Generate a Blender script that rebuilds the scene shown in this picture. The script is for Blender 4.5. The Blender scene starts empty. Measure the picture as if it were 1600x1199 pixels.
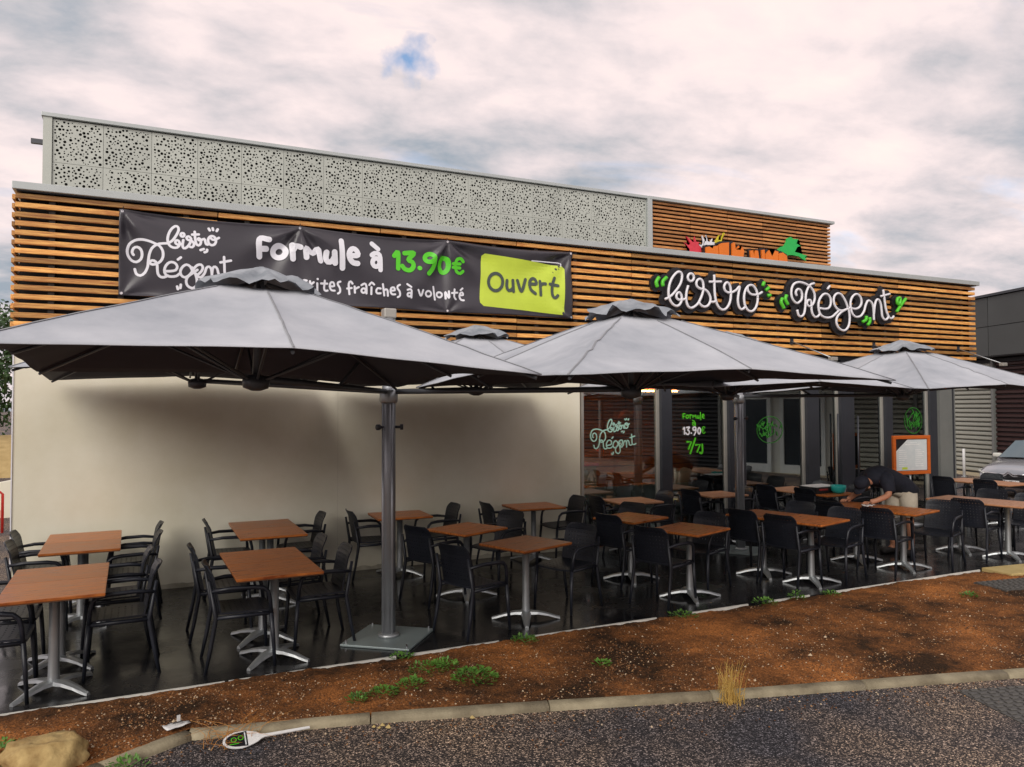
import bpy, bmesh, math, random
from mathutils import Vector, Matrix, noise as mnoise
random.seed(7)
PI = math.pi
SC = bpy.context.scene
COL = SC.collection

# ---------------------------------------------------------------- camera
def cam_matrix(loc, yaw, pitch, roll):
    f = Vector((math.sin(yaw)*math.cos(pitch), math.cos(yaw)*math.cos(pitch), math.sin(pitch)))
    r = Vector((math.cos(yaw), -math.sin(yaw), 0)); u = r.cross(f)
    c, s = math.cos(roll), math.sin(roll)
    r2 = c*r + s*u; u2 = -s*r + c*u
    m = Matrix((r2, u2, -f)).transposed().to_4x4()
    m.translation = Vector(loc)
    return m
cd = bpy.data.cameras.new('camera'); cam = bpy.data.objects.new('camera', cd); COL.objects.link(cam)
cam.matrix_world = cam_matrix((1.318, -10.072, 2.14), .4458, .0309, -.0040)
cd.sensor_width = 36; cd.lens = 27.0; cd.clip_start = .05; cd.clip_end = 2000
SC.camera = cam

# ---------------------------------------------------------------- sky and sun
SUN_AZ, SUN_EL = math.radians(222), math.radians(33)      # azimuth clockwise from +Y
W = bpy.data.worlds.new('World'); SC.world = W; W.use_nodes = True
nt = W.node_tree; nt.nodes.clear()
def N(t, nt_, **kw):
    n = nt_.nodes.new(t)
    for k, v in kw.items(): setattr(n, k, v)
    return n
out = N('ShaderNodeOutputWorld', nt)
sky = N('ShaderNodeTexSky', nt); sky.sky_type = 'NISHITA'; sky.sun_disc = False
sky.sun_elevation = SUN_EL; sky.sun_rotation = SUN_AZ
bg_sky = N('ShaderNodeBackground', nt); bg_sky.inputs[1].default_value = .12
nt.links.new(sky.outputs[0], bg_sky.inputs[0])
tc = N('ShaderNodeTexCoord', nt)
sep = N('ShaderNodeSeparateXYZ', nt); nt.links.new(tc.outputs['Generated'], sep.inputs[0])
zc = N('ShaderNodeMath', nt, operation='MAXIMUM'); nt.links.new(sep.outputs[2], zc.inputs[0]); zc.inputs[1].default_value = 0.0
za = N('ShaderNodeMath', nt, operation='ADD'); nt.links.new(zc.outputs[0], za.inputs[0]); za.inputs[1].default_value = .22
dv = N('ShaderNodeVectorMath', nt, operation='DIVIDE'); nt.links.new(tc.outputs['Generated'], dv.inputs[0])
cmb = N('ShaderNodeCombineXYZ', nt)
for i in range(3): nt.links.new(za.outputs[0], cmb.inputs[i])
nt.links.new(cmb.outputs[0], dv.inputs[1])
mp = N('ShaderNodeMapping', nt); mp.inputs['Scale'].default_value = (1.0, 1.35, .35); mp.inputs['Rotation'].default_value = (0, 0, .5); mp.inputs['Location'].default_value = (3.1, 1.7, 0)
nt.links.new(dv.outputs[0], mp.inputs[0])
n1 = N('ShaderNodeTexNoise', nt); n1.inputs['Scale'].default_value = 1.6; n1.inputs['Detail'].default_value = 6; n1.inputs['Roughness'].default_value = .46; n1.inputs['Distortion'].default_value = .1
n2 = N('ShaderNodeTexNoise', nt); n2.inputs['Scale'].default_value = 4.2; n2.inputs['Detail'].default_value = 8; n2.inputs['Roughness'].default_value = .58; n2.inputs['Distortion'].default_value = .15
nt.links.new(mp.outputs[0], n1.inputs[0]); nt.links.new(mp.outputs[0], n2.inputs[0])
mx = N('ShaderNodeMix', nt); mx.data_type = 'FLOAT'; mx.inputs[0].default_value = .42
nt.links.new(n1.outputs[0], mx.inputs[2]); nt.links.new(n2.outputs[0], mx.inputs[3])
rp = N('ShaderNodeValToRGB', nt); e = rp.color_ramp.elements
e[0].position = .36; e[0].color = (.30, .345, .40, 1); e[1].position = .70; e[1].color = (.97, .80, .73, 1)
for p_, c_ in ((.43, (.49, .475, .50)), (.495, (.66, .59, .60)), (.565, (.82, .70, .69))):
    k = e.new(p_); k.color = c_ + (1,)
nt.links.new(mx.outputs[0], rp.inputs[0])
bg_c = N('ShaderNodeBackground', nt); bg_c.inputs[1].default_value = .83
nt.links.new(rp.outputs[0], bg_c.inputs[0])
# openings in the cloud where the clear sky shows: from a wide noise, plus one small hole
n3 = N('ShaderNodeTexNoise', nt); n3.inputs['Scale'].default_value = 1.9; n3.inputs['Detail'].default_value = 6; n3.inputs['Distortion'].default_value = .6
mp3 = N('ShaderNodeMapping', nt); mp3.inputs['Location'].default_value = (7.3, 2.2, 0); mp3.inputs['Scale'].default_value = (.8, 1.9, .3); mp3.inputs['Rotation'].default_value = (0, 0, .5)
nt.links.new(dv.outputs[0], mp3.inputs[0]); nt.links.new(mp3.outputs[0], n3.inputs[0])
r3 = N('ShaderNodeMapRange', nt); r3.inputs[1].default_value = .60; r3.inputs[2].default_value = .74; r3.inputs[4].default_value = .45
nt.links.new(n3.outputs[0], r3.inputs[0])
hole = N('ShaderNodeVectorMath', nt, operation='DISTANCE')
nrm = N('ShaderNodeVectorMath', nt, operation='NORMALIZE'); nt.links.new(tc.outputs['Generated'], nrm.inputs[0])
wv = N('ShaderNodeTexNoise', nt); wv.inputs['Scale'].default_value = 30; wv.inputs['Detail'].default_value = 4
nt.links.new(nrm.outputs[0], wv.inputs[0])
sc_ = N('ShaderNodeVectorMath', nt, operation='SCALE'); sc_.inputs['Scale'].default_value = .07
nt.links.new(wv.outputs['Color'], sc_.inputs[0])
ad_ = N('ShaderNodeVectorMath', nt, operation='ADD'); nt.links.new(nrm.outputs[0], ad_.inputs[0]); nt.links.new(sc_.outputs[0], ad_.inputs[1])
nt.links.new(ad_.outputs[0], hole.inputs[0])
hole.inputs[1].default_value = (.279 + .035, .867 + .035, .414 + .035)
rh = N('ShaderNodeMapRange', nt); rh.inputs[1].default_value = .031; rh.inputs[2].default_value = .006; rh.inputs[3].default_value = 0; rh.inputs[4].default_value = 1.0
nt.links.new(hole.outputs['Value'], rh.inputs[0])
mxx = N('ShaderNodeMath', nt, operation='MAXIMUM'); nt.links.new(r3.outputs[0], mxx.inputs[0]); nt.links.new(rh.outputs[0], mxx.inputs[1])
mixs = N('ShaderNodeMixShader', nt); nt.links.new(mxx.outputs[0], mixs.inputs[0])
nt.links.new(bg_c.outputs[0], mixs.inputs[1]); nt.links.new(bg_sky.outputs[0], mixs.inputs[2])
nt.links.new(mixs.outputs[0], out.inputs[0])

sl = bpy.data.lights.new('sun', 'SUN'); sl.energy = 1.5; sl.angle = math.radians(42); sl.color = (1, .95, .87)
so = bpy.data.objects.new('sun', sl); COL.objects.link(so)
sd = Vector((math.sin(SUN_AZ)*math.cos(SUN_EL), math.cos(SUN_AZ)*math.cos(SUN_EL), math.sin(SUN_EL)))   # towards the sun
so.rotation_euler = sd.to_track_quat('Z', 'Y').to_euler(); so.location = (0, -20, 30)

vs = SC.view_settings; vs.view_transform = 'Standard'; vs.look = 'None'; vs.exposure = 0.55; vs.gamma = 1.0

# ---------------------------------------------------------------- materials
MATS = {}
def pm(name, col, rough=.6, var=.15, scale=8, bump=0, bscale=60, metal=0, rnd=0, spec=.5, stretch=None, col2=None, rvar=0, coat=0, detail=5, space='Object'):
    """procedural principled material: base colour varied by noise, optional second colour, per-object shift and bump"""
    m = bpy.data.materials.new(name); m.use_nodes = True; t = m.node_tree; b = t.nodes['Principled BSDF']
    L = t.links.new
    c = N('ShaderNodeTexCoord', t); src = c.outputs[space]
    if rnd:
        oi = N('ShaderNodeObjectInfo', t); va = N('ShaderNodeVectorMath', t, operation='ADD'); vm = N('ShaderNodeVectorMath', t, operation='SCALE'); vm.inputs['Scale'].default_value = 37
        cx = N('ShaderNodeCombineXYZ', t); L(oi.outputs['Random'], cx.inputs[0]); L(oi.outputs['Random'], cx.inputs[1]); L(cx.outputs[0], vm.inputs[0])
        L(src, va.inputs[0]); L(vm.outputs[0], va.inputs[1]); src = va.outputs[0]
    mpg = N('ShaderNodeMapping', t); L(src, mpg.inputs[0])
    if stretch: mpg.inputs['Scale'].default_value = stretch
    nz = N('ShaderNodeTexNoise', t); nz.inputs['Scale'].default_value = scale; nz.inputs['Detail'].default_value = detail; nz.inputs['Roughness'].default_value = .6
    L(mpg.outputs[0], nz.inputs[0])
    rr = N('ShaderNodeMapRange', t); rr.inputs[1].default_value = .3; rr.inputs[2].default_value = .7; L(nz.outputs[0], rr.inputs[0])
    mixc = N('ShaderNodeMix', t); mixc.data_type = 'RGBA'
    if col2 is None: ca = [max(0, x*(1-var)) for x in col]; cb = [min(1, x*(1+var)) for x in col]
    else: ca, cb = col, col2
    mixc.inputs[6].default_value = (*ca, 1); mixc.inputs[7].default_value = (*cb, 1)
    L(rr.outputs[0], mixc.inputs[0]); cout = mixc.outputs[2]
    if rnd:
        hs = N('ShaderNodeHueSaturation', t); mr = N('ShaderNodeMapRange', t); L(oi.outputs['Random'], mr.inputs[0])
        mr.inputs[3].default_value = 1-rnd; mr.inputs[4].default_value = 1+rnd; L(mr.outputs[0], hs.inputs['Value'])
        L(cout, hs.inputs['Color']); cout = hs.outputs[0]
    L(cout, b.inputs['Base Color'])
    b.inputs['Roughness'].default_value = rough; b.inputs['Metallic'].default_value = metal; b.inputs['Specular IOR Level'].default_value = spec
    b.inputs['Coat Weight'].default_value = coat; b.inputs['Coat Roughness'].default_value = .1
    if rvar:
        r2 = N('ShaderNodeMapRange', t); L(nz.outputs[0], r2.inputs[0]); r2.inputs[1].default_value = .3; r2.inputs[2].default_value = .7
        r2.inputs[3].default_value = max(.03, rough-rvar); r2.inputs[4].default_value = min(1, rough+rvar); L(r2.outputs[0], b.inputs['Roughness'])
    if bump:
        n_b = N('ShaderNodeTexNoise', t); n_b.inputs['Scale'].default_value = bscale; n_b.inputs['Detail'].default_value = 4; L(mpg.outputs[0], n_b.inputs[0])
        bp = N('ShaderNodeBump', t); bp.inputs['Strength'].default_value = bump; bp.inputs['Distance'].default_value = .01
        L(n_b.outputs[0], bp.inputs['Height']); L(bp.outputs[0], b.inputs['Normal'])
    MATS[name] = m; return m
def emit(name, col, s):
    m = bpy.data.materials.new(name); m.use_nodes = True; b = m.node_tree.nodes['Principled BSDF']
    b.inputs['Base Color'].default_value = (*col, 1); b.inputs['Emission Color'].default_value = (*col, 1); b.inputs['Emission Strength'].default_value = s
    nz = N('ShaderNodeTexNoise', m.node_tree); nz.inputs['Scale'].default_value = 6
    MATS[name] = m; return m
def glass_mat(name, tint, refl=1.0):
    m = bpy.data.materials.new(name); m.use_nodes = True; t = m.node_tree; t.nodes.clear()
    o = N('ShaderNodeOutputMaterial', t); tr = N('ShaderNodeBsdfTransparent', t); tr.inputs[0].default_value = (*tint, 1)
    g = N('ShaderNodeBsdfGlossy', t); g.inputs['Roughness'].default_value = .015; g.inputs[0].default_value = (.9, .95, .95, 1)
    fr = N('ShaderNodeFresnel', t); fr.inputs[0].default_value = 1.5
    nz = N('ShaderNodeTexNoise', t); nz.inputs['Scale'].default_value = .9; bp = N('ShaderNodeBump', t); bp.inputs['Strength'].default_value = .03
    c = N('ShaderNodeTexCoord', t); t.links.new(c.outputs['Object'], nz.inputs[0]); t.links.new(nz.outputs[0], bp.inputs['Height']); t.links.new(bp.outputs[0], g.inputs['Normal'])
    mu = N('ShaderNodeMath', t, operation='MULTIPLY'); mu.inputs[1].default_value = refl; mu.use_clamp = True; t.links.new(fr.outputs[0], mu.inputs[0])
    ms = N('ShaderNodeMixShader', t); t.links.new(mu.outputs[0], ms.inputs[0]); t.links.new(tr.outputs[0], ms.inputs[1]); t.links.new(g.outputs[0], ms.inputs[2])
    t.links.new(ms.outputs[0], o.inputs[0]); MATS[name] = m; return m

M = MATS
pm('slat_wood', (.38, .115, .024), .5, scale=4, stretch=(1.0, 14, 14), rnd=.48, col2=(.90, .49, .14), bump=.15, bscale=30)
pm('slat_wood_dull', (.36, .13, .04), .6, scale=5, stretch=(1.2, 14, 14), rnd=.3, col2=(.70, .33, .11))
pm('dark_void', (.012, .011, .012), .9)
pm('batten', (.03, .028, .027), .8)
pm('render_white', (.72, .665, .50), .85, var=.06, scale=.8, bump=.18, bscale=90, col2=(.88, .84, .70), detail=10)
pm('coping', (.50, .53, .52), .38, var=.06, scale=2, metal=.35)
pm('panel_metal', (.50, .52, .47), .5, var=.07, scale=1.3, metal=.1, rnd=.04)
pm('alu', (.44, .46, .47), .42, var=.06, scale=5, metal=.75)
pm('mast_metal', (.33, .34, .36), .38, var=.08, scale=5, metal=.6)
pm('frame_dark', (.035, .037, .045), .35, var=.1, scale=4)
pm('frame_light', (.42, .40, .36), .4, var=.1, scale=4, metal=.3)
pm('column_grey', (.17, .175, .165), .5, var=.1, scale=2)
pm('banner_cloth', (.046, .041, .050), .36, var=.15, scale=2, spec=.6)
pm('print_white', (.83, .82, .87), .45, var=.02)
pm('print_green', (.10, .62, .02), .45, var=.03)
pm('print_lime', (.60, .74, .07), .4, var=.06, scale=3)
pm('print_dark', (.07, .09, .075), .5, var=.1)
pm('neon_white', (.84, .82, .86), .35, var=.02)
pm('neon_green', (.10, .60, .03), .4, var=.03)
pm('sign_black', (.014, .013, .016), .45)
pm('fabric', (.35, .37, .41), .8, var=.07, scale=1.7, bump=.25, bscale=300, col2=(.54, .55, .585), detail=9, spec=.2)
pm('vent_fabric', (.20, .22, .245), .75, scale=5, col2=(.38, .40, .43), bump=.3, bscale=16, spec=.3)
pm('seam_cloth', (.27, .275, .29), .8)
pm('sticker_green', (.03, .22, .02), .5, var=.3, scale=9)
pm('rib_metal', (.10, .105, .115), .4, var=.1, metal=.5)
pm('table_wood', (.20, .042, .010), .34, scale=4, stretch=(1.1, 20, 3), rnd=.25, col2=(.66, .215, .045), rvar=.12, spec=.35)
pm('table_wood_pale', (.46, .21, .10), .32, scale=3, stretch=(1.5, 22, 3), rnd=.12, col2=(.62, .32, .18), rvar=.08)
pm('table_edge', (.10, .04, .015), .5)
pm('chair_plastic', (.012, .014, .021), .42, var=.2, scale=12, rnd=.25)
pm('red_plastic', (.55, .03, .02), .4, var=.08)
pm('terrace_wet', (.008, .008, .010), .22, scale=1.6, col2=(.022, .021, .021), rvar=.16, bump=.05, bscale=25, detail=8)
pm('base_plate', (.26, .31, .31), .35, var=.12, scale=3, metal=.2, rvar=.1)
pm('strip', (.68, .66, .60), .5, var=.15, scale=6)
pm('kerb', (.15, .12, .075), .85, scale=3.2, col2=(.42, .36, .24), bump=.4, bscale=60, rnd=.12)
pm('rock', (.24, .14, .045), .9, scale=7, col2=(.60, .44, .19), bump=1.0, bscale=18, detail=9)
pm('leaf', (.05, .15, .02), .55, scale=9, col2=(.14, .30, .04), rnd=.2)
pm('leaf_dark', (.018, .05, .012), .6, scale=2, col2=(.05, .10, .022))
pm('bark', (.07, .05, .035), .9, scale=12, bump=.6, bscale=25)
pm('straw', (.46, .26, .05), .8, scale=20, col2=(.62, .42, .12))
pm('dry_root', (.42, .16, .03), .8, scale=20, col2=(.58, .28, .07))
pm('sand', (.36, .25, .10), .95, scale=3, col2=(.50, .36, .16), bump=.4, bscale=14)
pm('white_plastic', (.78, .77, .76), .4, var=.04)
pm('slab', (.42, .30, .11), .85, scale=3, col2=(.55, .42, .18), bump=.3, bscale=40)
pm('iron', (.10, .095, .09), .6, scale=20, col2=(.17, .16, .145), metal=.5, bump=.3, bscale=80)
pm('skin', (.46, .20, .11), .55, scale=14, col2=(.54, .25, .15))
pm('navy_cloth', (.010, .012, .022), .85, scale=20, col2=(.018, .02, .034), bump=.2, bscale=40)
pm('beige_cloth', (.52, .45, .35), .85, scale=20, col2=(.60, .53, .42), bump=.2, bscale=40)
pm('shoe', (.02, .018, .018), .6)
pm('hair', (.02, .014, .010), .7)
pm('turquoise', (.02, .46, .42), .35, var=.05)
pm('paper', (.62, .66, .66), .6, scale=5, col2=(.74, .76, .74))
pm('paper_mark', (.86, .86, .84), .6)
pm('orange_frame', (.62, .13, .018), .4, var=.1, scale=4, stretch=(1, 1, 6))
pm('louvre_grey', (.36, .36, .31), .55, var=.12, scale=3)
pm('louvre_red', (.040, .014, .012), .6, var=.1, scale=3)
pm('louvre_dark', (.018, .018, .022), .6, var=.1, scale=3)
pm('clad_grey', (.050, .054, .052), .42, var=.12, scale=.8, rnd=.14)
pm('plinth', (.40, .33, .22), .8, scale=3, col2=(.5, .42, .28))
pm('car_paint', (.42, .41, .43), .25, var=.04, metal=.3, coat=1)
pm('car_black', (.012, .012, .014), .4)
pm('chrome', (.75, .74, .74), .12, metal=1, var=.02)
pm('lamp_glass', (.66, .66, .60), .12, var=.1, scale=30)
pm('car_glass', (.10, .13, .14), .05, var=.05, coat=1)
pm('tyre', (.015, .015, .015), .85)
pm('red_paint', (.62, .03, .02), .4)
pm('wood_planks', (.30, .09, .025), .55, scale=3, stretch=(1, 10, 10), col2=(.52, .19, .05), rnd=.3)
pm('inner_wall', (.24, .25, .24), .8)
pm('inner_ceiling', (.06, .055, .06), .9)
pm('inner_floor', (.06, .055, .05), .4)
pm('pink_seat', (.45, .10, .24), .6)
pm('orange_soffit', (.60, .16, .03), .6)
pm('terracotta', (.06, .035, .03), .6)
pm('jump_red', (.75, .05, .08), .5); pm('jump_orange', (.85, .20, .015), .5, var=.08, scale=3); pm('jump_green', (.02, .48, .09), .5, var=.06); pm('jump_yellow', (.70, .60, .03), .5)
pm('window_print', (.40, .66, .54), .6, var=.06)
pm('box_red', (.35, .03, .03), .5)
pm('retail_wall', (.10, .10, .105), .7, var=.1, scale=.5)
pm('retail_glass', (.03, .04, .05), .08)
emit('warm_lamp', (1, .52, .16), 70); emit('warm_strip', (1, .45, .12), 30.0)
pm('grime', (.40, .36, .27), .9, scale=6, col2=(.66, .62, .5))
glass_mat('glass', (.90, .935, .92), 5.0)
pm('entrance_render', (.60, .61, .56), .7, var=.08, scale=1)
pm('fabric_underside_shade', (.050, .050, .066), .85, var=.1, scale=3)  # same grey cloth seen from below, its shade put into the dark colour

def frosted():
    m = bpy.data.materials.new('frosted_film'); m.use_nodes = True; t = m.node_tree; b = t.nodes['Principled BSDF']
    b.inputs['Base Color'].default_value = (.36, .44, .41, 1); b.inputs['Roughness'].default_value = .35; b.inputs['Transmission Weight'].default_value = .25
    nz = N('ShaderNodeTexNoise', t); nz.inputs['Scale'].default_value = 4; mr = N('ShaderNodeMapRange', t); t.links.new(nz.outputs[0], mr.inputs[0]); mr.inputs[3].default_value = .25; mr.inputs[4].default_value = .45
    t.links.new(mr.outputs[0], b.inputs['Roughness']); MATS['frosted'] = m
frosted()

def asphalt():
    m = bpy.data.materials.new('asphalt'); m.use_nodes = True; t = m.node_tree; b = t.nodes['Principled BSDF']; L = t.links.new
    c = N('ShaderNodeTexCoord', t)
    vo = N('ShaderNodeTexVoronoi', t); vo.inputs['Scale'].default_value = 122; L(c.outputs['Object'], vo.inputs[0])
    sp = N('ShaderNodeSeparateColor', t); L(vo.outputs['Color'], sp.inputs[0])
    rp = N('ShaderNodeValToRGB', t); e = rp.color_ramp.elements; rp.color_ramp.interpolation = 'CONSTANT'
    e[0].color = (.020, .019, .021, 1); e[1].position = .45; e[1].color = (.042, .038, .040, 1)
    for p_, c_ in ((.62, (.11, .10, .095)), (.80, (.26, .235, .21)), (.94, (.55, .50, .45))):
        k = e.new(p_); k.color = c_ + (1,)
    L(sp.outputs[0], rp.inputs[0])
    nz = N('ShaderNodeTexNoise', t); nz.inputs['Scale'].default_value = .75; nz.inputs['Detail'].default_value = 6; L(c.outputs['Object'], nz.inputs[0])
    r2 = N('ShaderNodeValToRGB', t); e = r2.color_ramp.elements; e[0].position = .36; e[0].color = (.50, .50, .60, 1); e[1].position = .66; e[1].color = (1.9, 1.45, 1.05, 1)
    L(nz.outputs[0], r2.inputs[0])
    mu = N('ShaderNodeMix', t); mu.data_type = 'RGBA'; mu.blend_type = 'MULTIPLY'; mu.inputs[0].default_value = 1; L(rp.outputs[0], mu.inputs[6]); L(r2.outputs[0], mu.inputs[7])
    L(mu.outputs[2], b.inputs['Base Color']); b.inputs['Roughness'].default_value = .75
    bp = N('ShaderNodeBump', t); bp.inputs['Strength'].default_value = .7; bp.inputs['Distance'].default_value = .006; L(vo.outputs['Distance'], bp.inputs['Height']); bp.invert = True; L(bp.outputs[0], b.inputs['Normal'])
    MATS['asphalt'] = m
asphalt()
def soil():
    m = bpy.data.materials.new('soil'); m.use_nodes = True; t = m.node_tree; b = t.nodes['Principled BSDF']; L = t.links.new
    c = N('ShaderNodeTexCoord', t)
    nz = N('ShaderNodeTexNoise', t); nz.inputs['Scale'].default_value = .9; nz.inputs['Detail'].default_value = 9; nz.inputs['Roughness'].default_value = .7; L(c.outputs['Object'], nz.inputs[0])
    rp = N('ShaderNodeValToRGB', t); e = rp.color_ramp.elements; e[0].position = .40; e[0].color = (.040, .020, .009, 1); e[1].position = .66; e[1].color = (.42, .155, .042, 1)
    k = e.new(.5); k.color = (.17, .066, .021, 1)
    L(nz.outputs[0], rp.inputs[0])
    v = N('ShaderNodeTexNoise', t); v.inputs['Scale'].default_value = 70; v.inputs['Detail'].default_value = 5; L(c.outputs['Object'], v.inputs[0])
    r2 = N('ShaderNodeMapRange', t); r2.inputs[1].default_value = .3; r2.inputs[2].default_value = .75; r2.inputs[3].default_value = .35; r2.inputs[4].default_value = 1.7; L(v.outputs[0], r2.inputs[0])
    mu = N('ShaderNodeVectorMath', t, operation='SCALE'); L(rp.outputs[0], mu.inputs[0]); L(r2.outputs[0], mu.inputs['Scale'])
    L(mu.outputs[0], b.inputs['Base Color']); b.inputs['Roughness'].default_value = .95; b.inputs['Specular IOR Level'].default_value = .2
    bp = N('ShaderNodeBump', t); bp.inputs['Strength'].default_value = .9; bp.inputs['Distance'].default_value = .012; L(v.outputs[0], bp.inputs['Height']); L(bp.outputs[0], b.inputs['Normal'])
    MATS['soil'] = m
soil()
def chips():
    m = bpy.data.materials.new('chips'); m.use_nodes = True; t = m.node_tree; b = t.nodes['Principled BSDF']; L = t.links.new
    g = N('ShaderNodeNewGeometry', t); rp = N('ShaderNodeValToRGB', t); e = rp.color_ramp.elements; rp.color_ramp.interpolation = 'CONSTANT'
    e[0].color = (.10, .040, .014, 1); e[1].position = .4; e[1].color = (.21, .085, .026, 1)
    for p_, c_ in ((.62, (.05, .025, .012)), (.8, (.36, .20, .09)), (.93, (.55, .42, .28))):
        k = e.new(p_); k.color = c_ + (1,)
    L(g.outputs['Random Per Island'], rp.inputs[0]); L(rp.outputs[0], b.inputs['Base Color']); b.inputs['Roughness'].default_value = .9
    MATS['chips'] = m
chips()

# ---------------------------------------------------------------- mesh helpers
class MB:
    def __init__(s): s.v = []; s.f = []
    def add(s, vs_, fs):
        o = len(s.v); s.v += [tuple(p) for p in vs_]; s.f += [tuple(i+o for i in f) for f in fs]; return s
    def box(s, x0, x1, y0, y1, z0, z1):
        return s.add([(x0,y0,z0),(x1,y0,z0),(x1,y1,z0),(x0,y1,z0),(x0,y0,z1),(x1,y0,z1),(x1,y1,z1),(x0,y1,z1)],
                     [(0,3,2,1),(4,5,6,7),(0,1,5,4),(1,2,6,5),(2,3,7,6),(3,0,4,7)])
    def bevel_box(s, x0, x1, y0, y1, z0, z1, b):
        bm = bmesh.new(); bmesh.ops.create_cube(bm, size=1)
        for v in bm.verts: v.co = Vector(((x0+x1)/2+v.co.x*(x1-x0), (y0+y1)/2+v.co.y*(y1-y0), (z0+z1)/2+v.co.z*(z1-z0)))
        bmesh.ops.bevel(bm, geom=bm.edges[:], offset=b, segments=2, affect='EDGES', profile=.5)
        return s.bm(bm)
    def bm(s, bm):
        bm.verts.index_update(); s.add([v.co[:] for v in bm.verts], [[v.index for v in f.verts] for f in bm.faces]); bm.free(); return s
    def tube(s, pts, r, n=8, caps=True, flat=None):
        pts = [Vector(p) for p in pts]; k = len(pts); rs = r if isinstance(r, (list, tuple)) else [r]*k
        rings = []; up = None
        for i, p in enumerate(pts):
            d = (pts[min(i+1, k-1)]-pts[max(i-1, 0)]).normalized()
            if up is None: up = d.orthogonal().normalized() if abs(d.z) > .9 else Vector((0, 0, 1))
            a = d.cross(up)
            if a.length < 1e-4: a = d.orthogonal()
            a.normalize(); b_ = a.cross(d).normalized(); up = b_
            fb = flat or 1
            rings.append([p + (a*math.cos(2*PI*j/n) + b_*math.sin(2*PI*j/n)*fb)*rs[i] for j in range(n)])
        vs_ = [v for rg in rings for v in rg]; fs = []
        for i in range(k-1):
            for j in range(n): fs.append((i*n+j, i*n+(j+1) % n, (i+1)*n+(j+1) % n, (i+1)*n+j))
        if caps: fs += [tuple(range(n))[::-1], tuple((k-1)*n+j for j in range(n))]
        return s.add(vs_, fs)
    def lathe(s, prof, n=20, c=(0,0,0), cap=True):
        vs_ = [(c[0]+r*math.cos(2*PI*j/n), c[1]+r*math.sin(2*PI*j/n), c[2]+z) for r, z in prof for j in range(n)]
        fs = [(i*n+j, i*n+(j+1) % n, (i+1)*n+(j+1) % n, (i+1)*n+j) for i in range(len(prof)-1) for j in range(n)]
        if cap: fs += [tuple(range(n))[::-1], tuple((len(prof)-1)*n+j for j in range(n))]
        return s.add(vs_, fs)
    def prism(s, poly, y0, y1):
        """polygon in (x, z), extruded from y0 (front) to y1; concave polygons allowed"""
        bm = bmesh.new(); f_ = [bm.verts.new((x, y0, z)) for x, z in poly]; b_ = [bm.verts.new((x, y1, z)) for x, z in poly]
        n = len(poly); es = []
        for i in range(n): bm.faces.new((f_[i], f_[(i+1) % n], b_[(i+1) % n], b_[i]))
        fa = bm.faces.new(f_); fb = bm.faces.new(b_[::-1]); bmesh.ops.triangulate(bm, faces=[fa, fb]); bmesh.ops.recalc_face_normals(bm, faces=bm.faces[:])
        return s.bm(bm)
    def mesh(s, name, mat, smooth=False):
        me = bpy.data.meshes.new(name); me.from_pydata(s.v, [], s.f); me.update()
        if mat: me.materials.append(M[mat])
        if smooth: me.polygons.foreach_set('use_smooth', [True]*len(me.polygons))
        return me
    def build(s, name, mat, parent=None, smooth=False): return link(name, s.mesh(name, mat, smooth), parent)
def link(name, me, parent=None, loc=None, rz=0):
    o = bpy.data.objects.new(name, me); COL.objects.link(o)
    if parent: o.parent = parent
    if loc: o.location = loc
    if rz: o.rotation_euler = (0, 0, rz)
    return o
def tag(o, label, cat, group=None):
    o['label'] = label; o['category'] = cat
    if group: o['group'] = group
    return o
def thing(name, label, cat, loc=(0,0,0), rz=0, group=None):
    o = bpy.data.objects.new(name, None); COL.objects.link(o); o.location = loc; o.rotation_euler = (0,0,rz); o.empty_display_size = .1
    return tag(o, label, cat, group)
def struct(o, kind='structure'): o['kind'] = kind; return o
def kids(o): return [c for c in bpy.data.objects if c.parent is o]
def dup(root, tree, loc, rz, label=None, group=None, name=None):
    r = root.copy(); COL.objects.link(r); r.location = loc; r.rotation_euler = (0,0,rz)
    if name: r.name = name
    if label: r['label'] = label
    if group: r['group'] = group
    for ch, sub in tree:
        c = ch.copy(); COL.objects.link(c); c.parent = r
        for g in sub: d = g.copy(); COL.objects.link(d); d.parent = c
    return r
def tree_of(root): return [(c, kids(c)) for c in kids(root)]
def smooth_pts(p, step=.02, closed=False):
    """Catmull-Rom resample of a 2-D polyline; two-point strokes stay straight"""
    P = [Vector(q) for q in p]
    if len(P) == 2: n = max(2, int((P[1]-P[0]).length/step)); return [P[0].lerp(P[1], i/n) for i in range(n+1)]
    o = []
    for i in range(len(P)-1):
        a = P[i-1] if i else P[0]*2-P[1]; b, c = P[i], P[i+1]; d = P[i+2] if i+2 < len(P) else P[-1]*2-P[-2]
        if (P[0]-P[-1]).length < 1e-3:
            if i == 0: a = P[-2]
            if i == len(P)-2: d = P[1]
        n = max(2, int((c-b).length/step))
        for j in range(n):
            t = j/n; o.append(.5*((2*b)+(c-a)*t+(2*a-5*b+4*c-d)*t*t+(3*b-a-3*c+d)*t**3))
    o.append(P[-1]); return o
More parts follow.
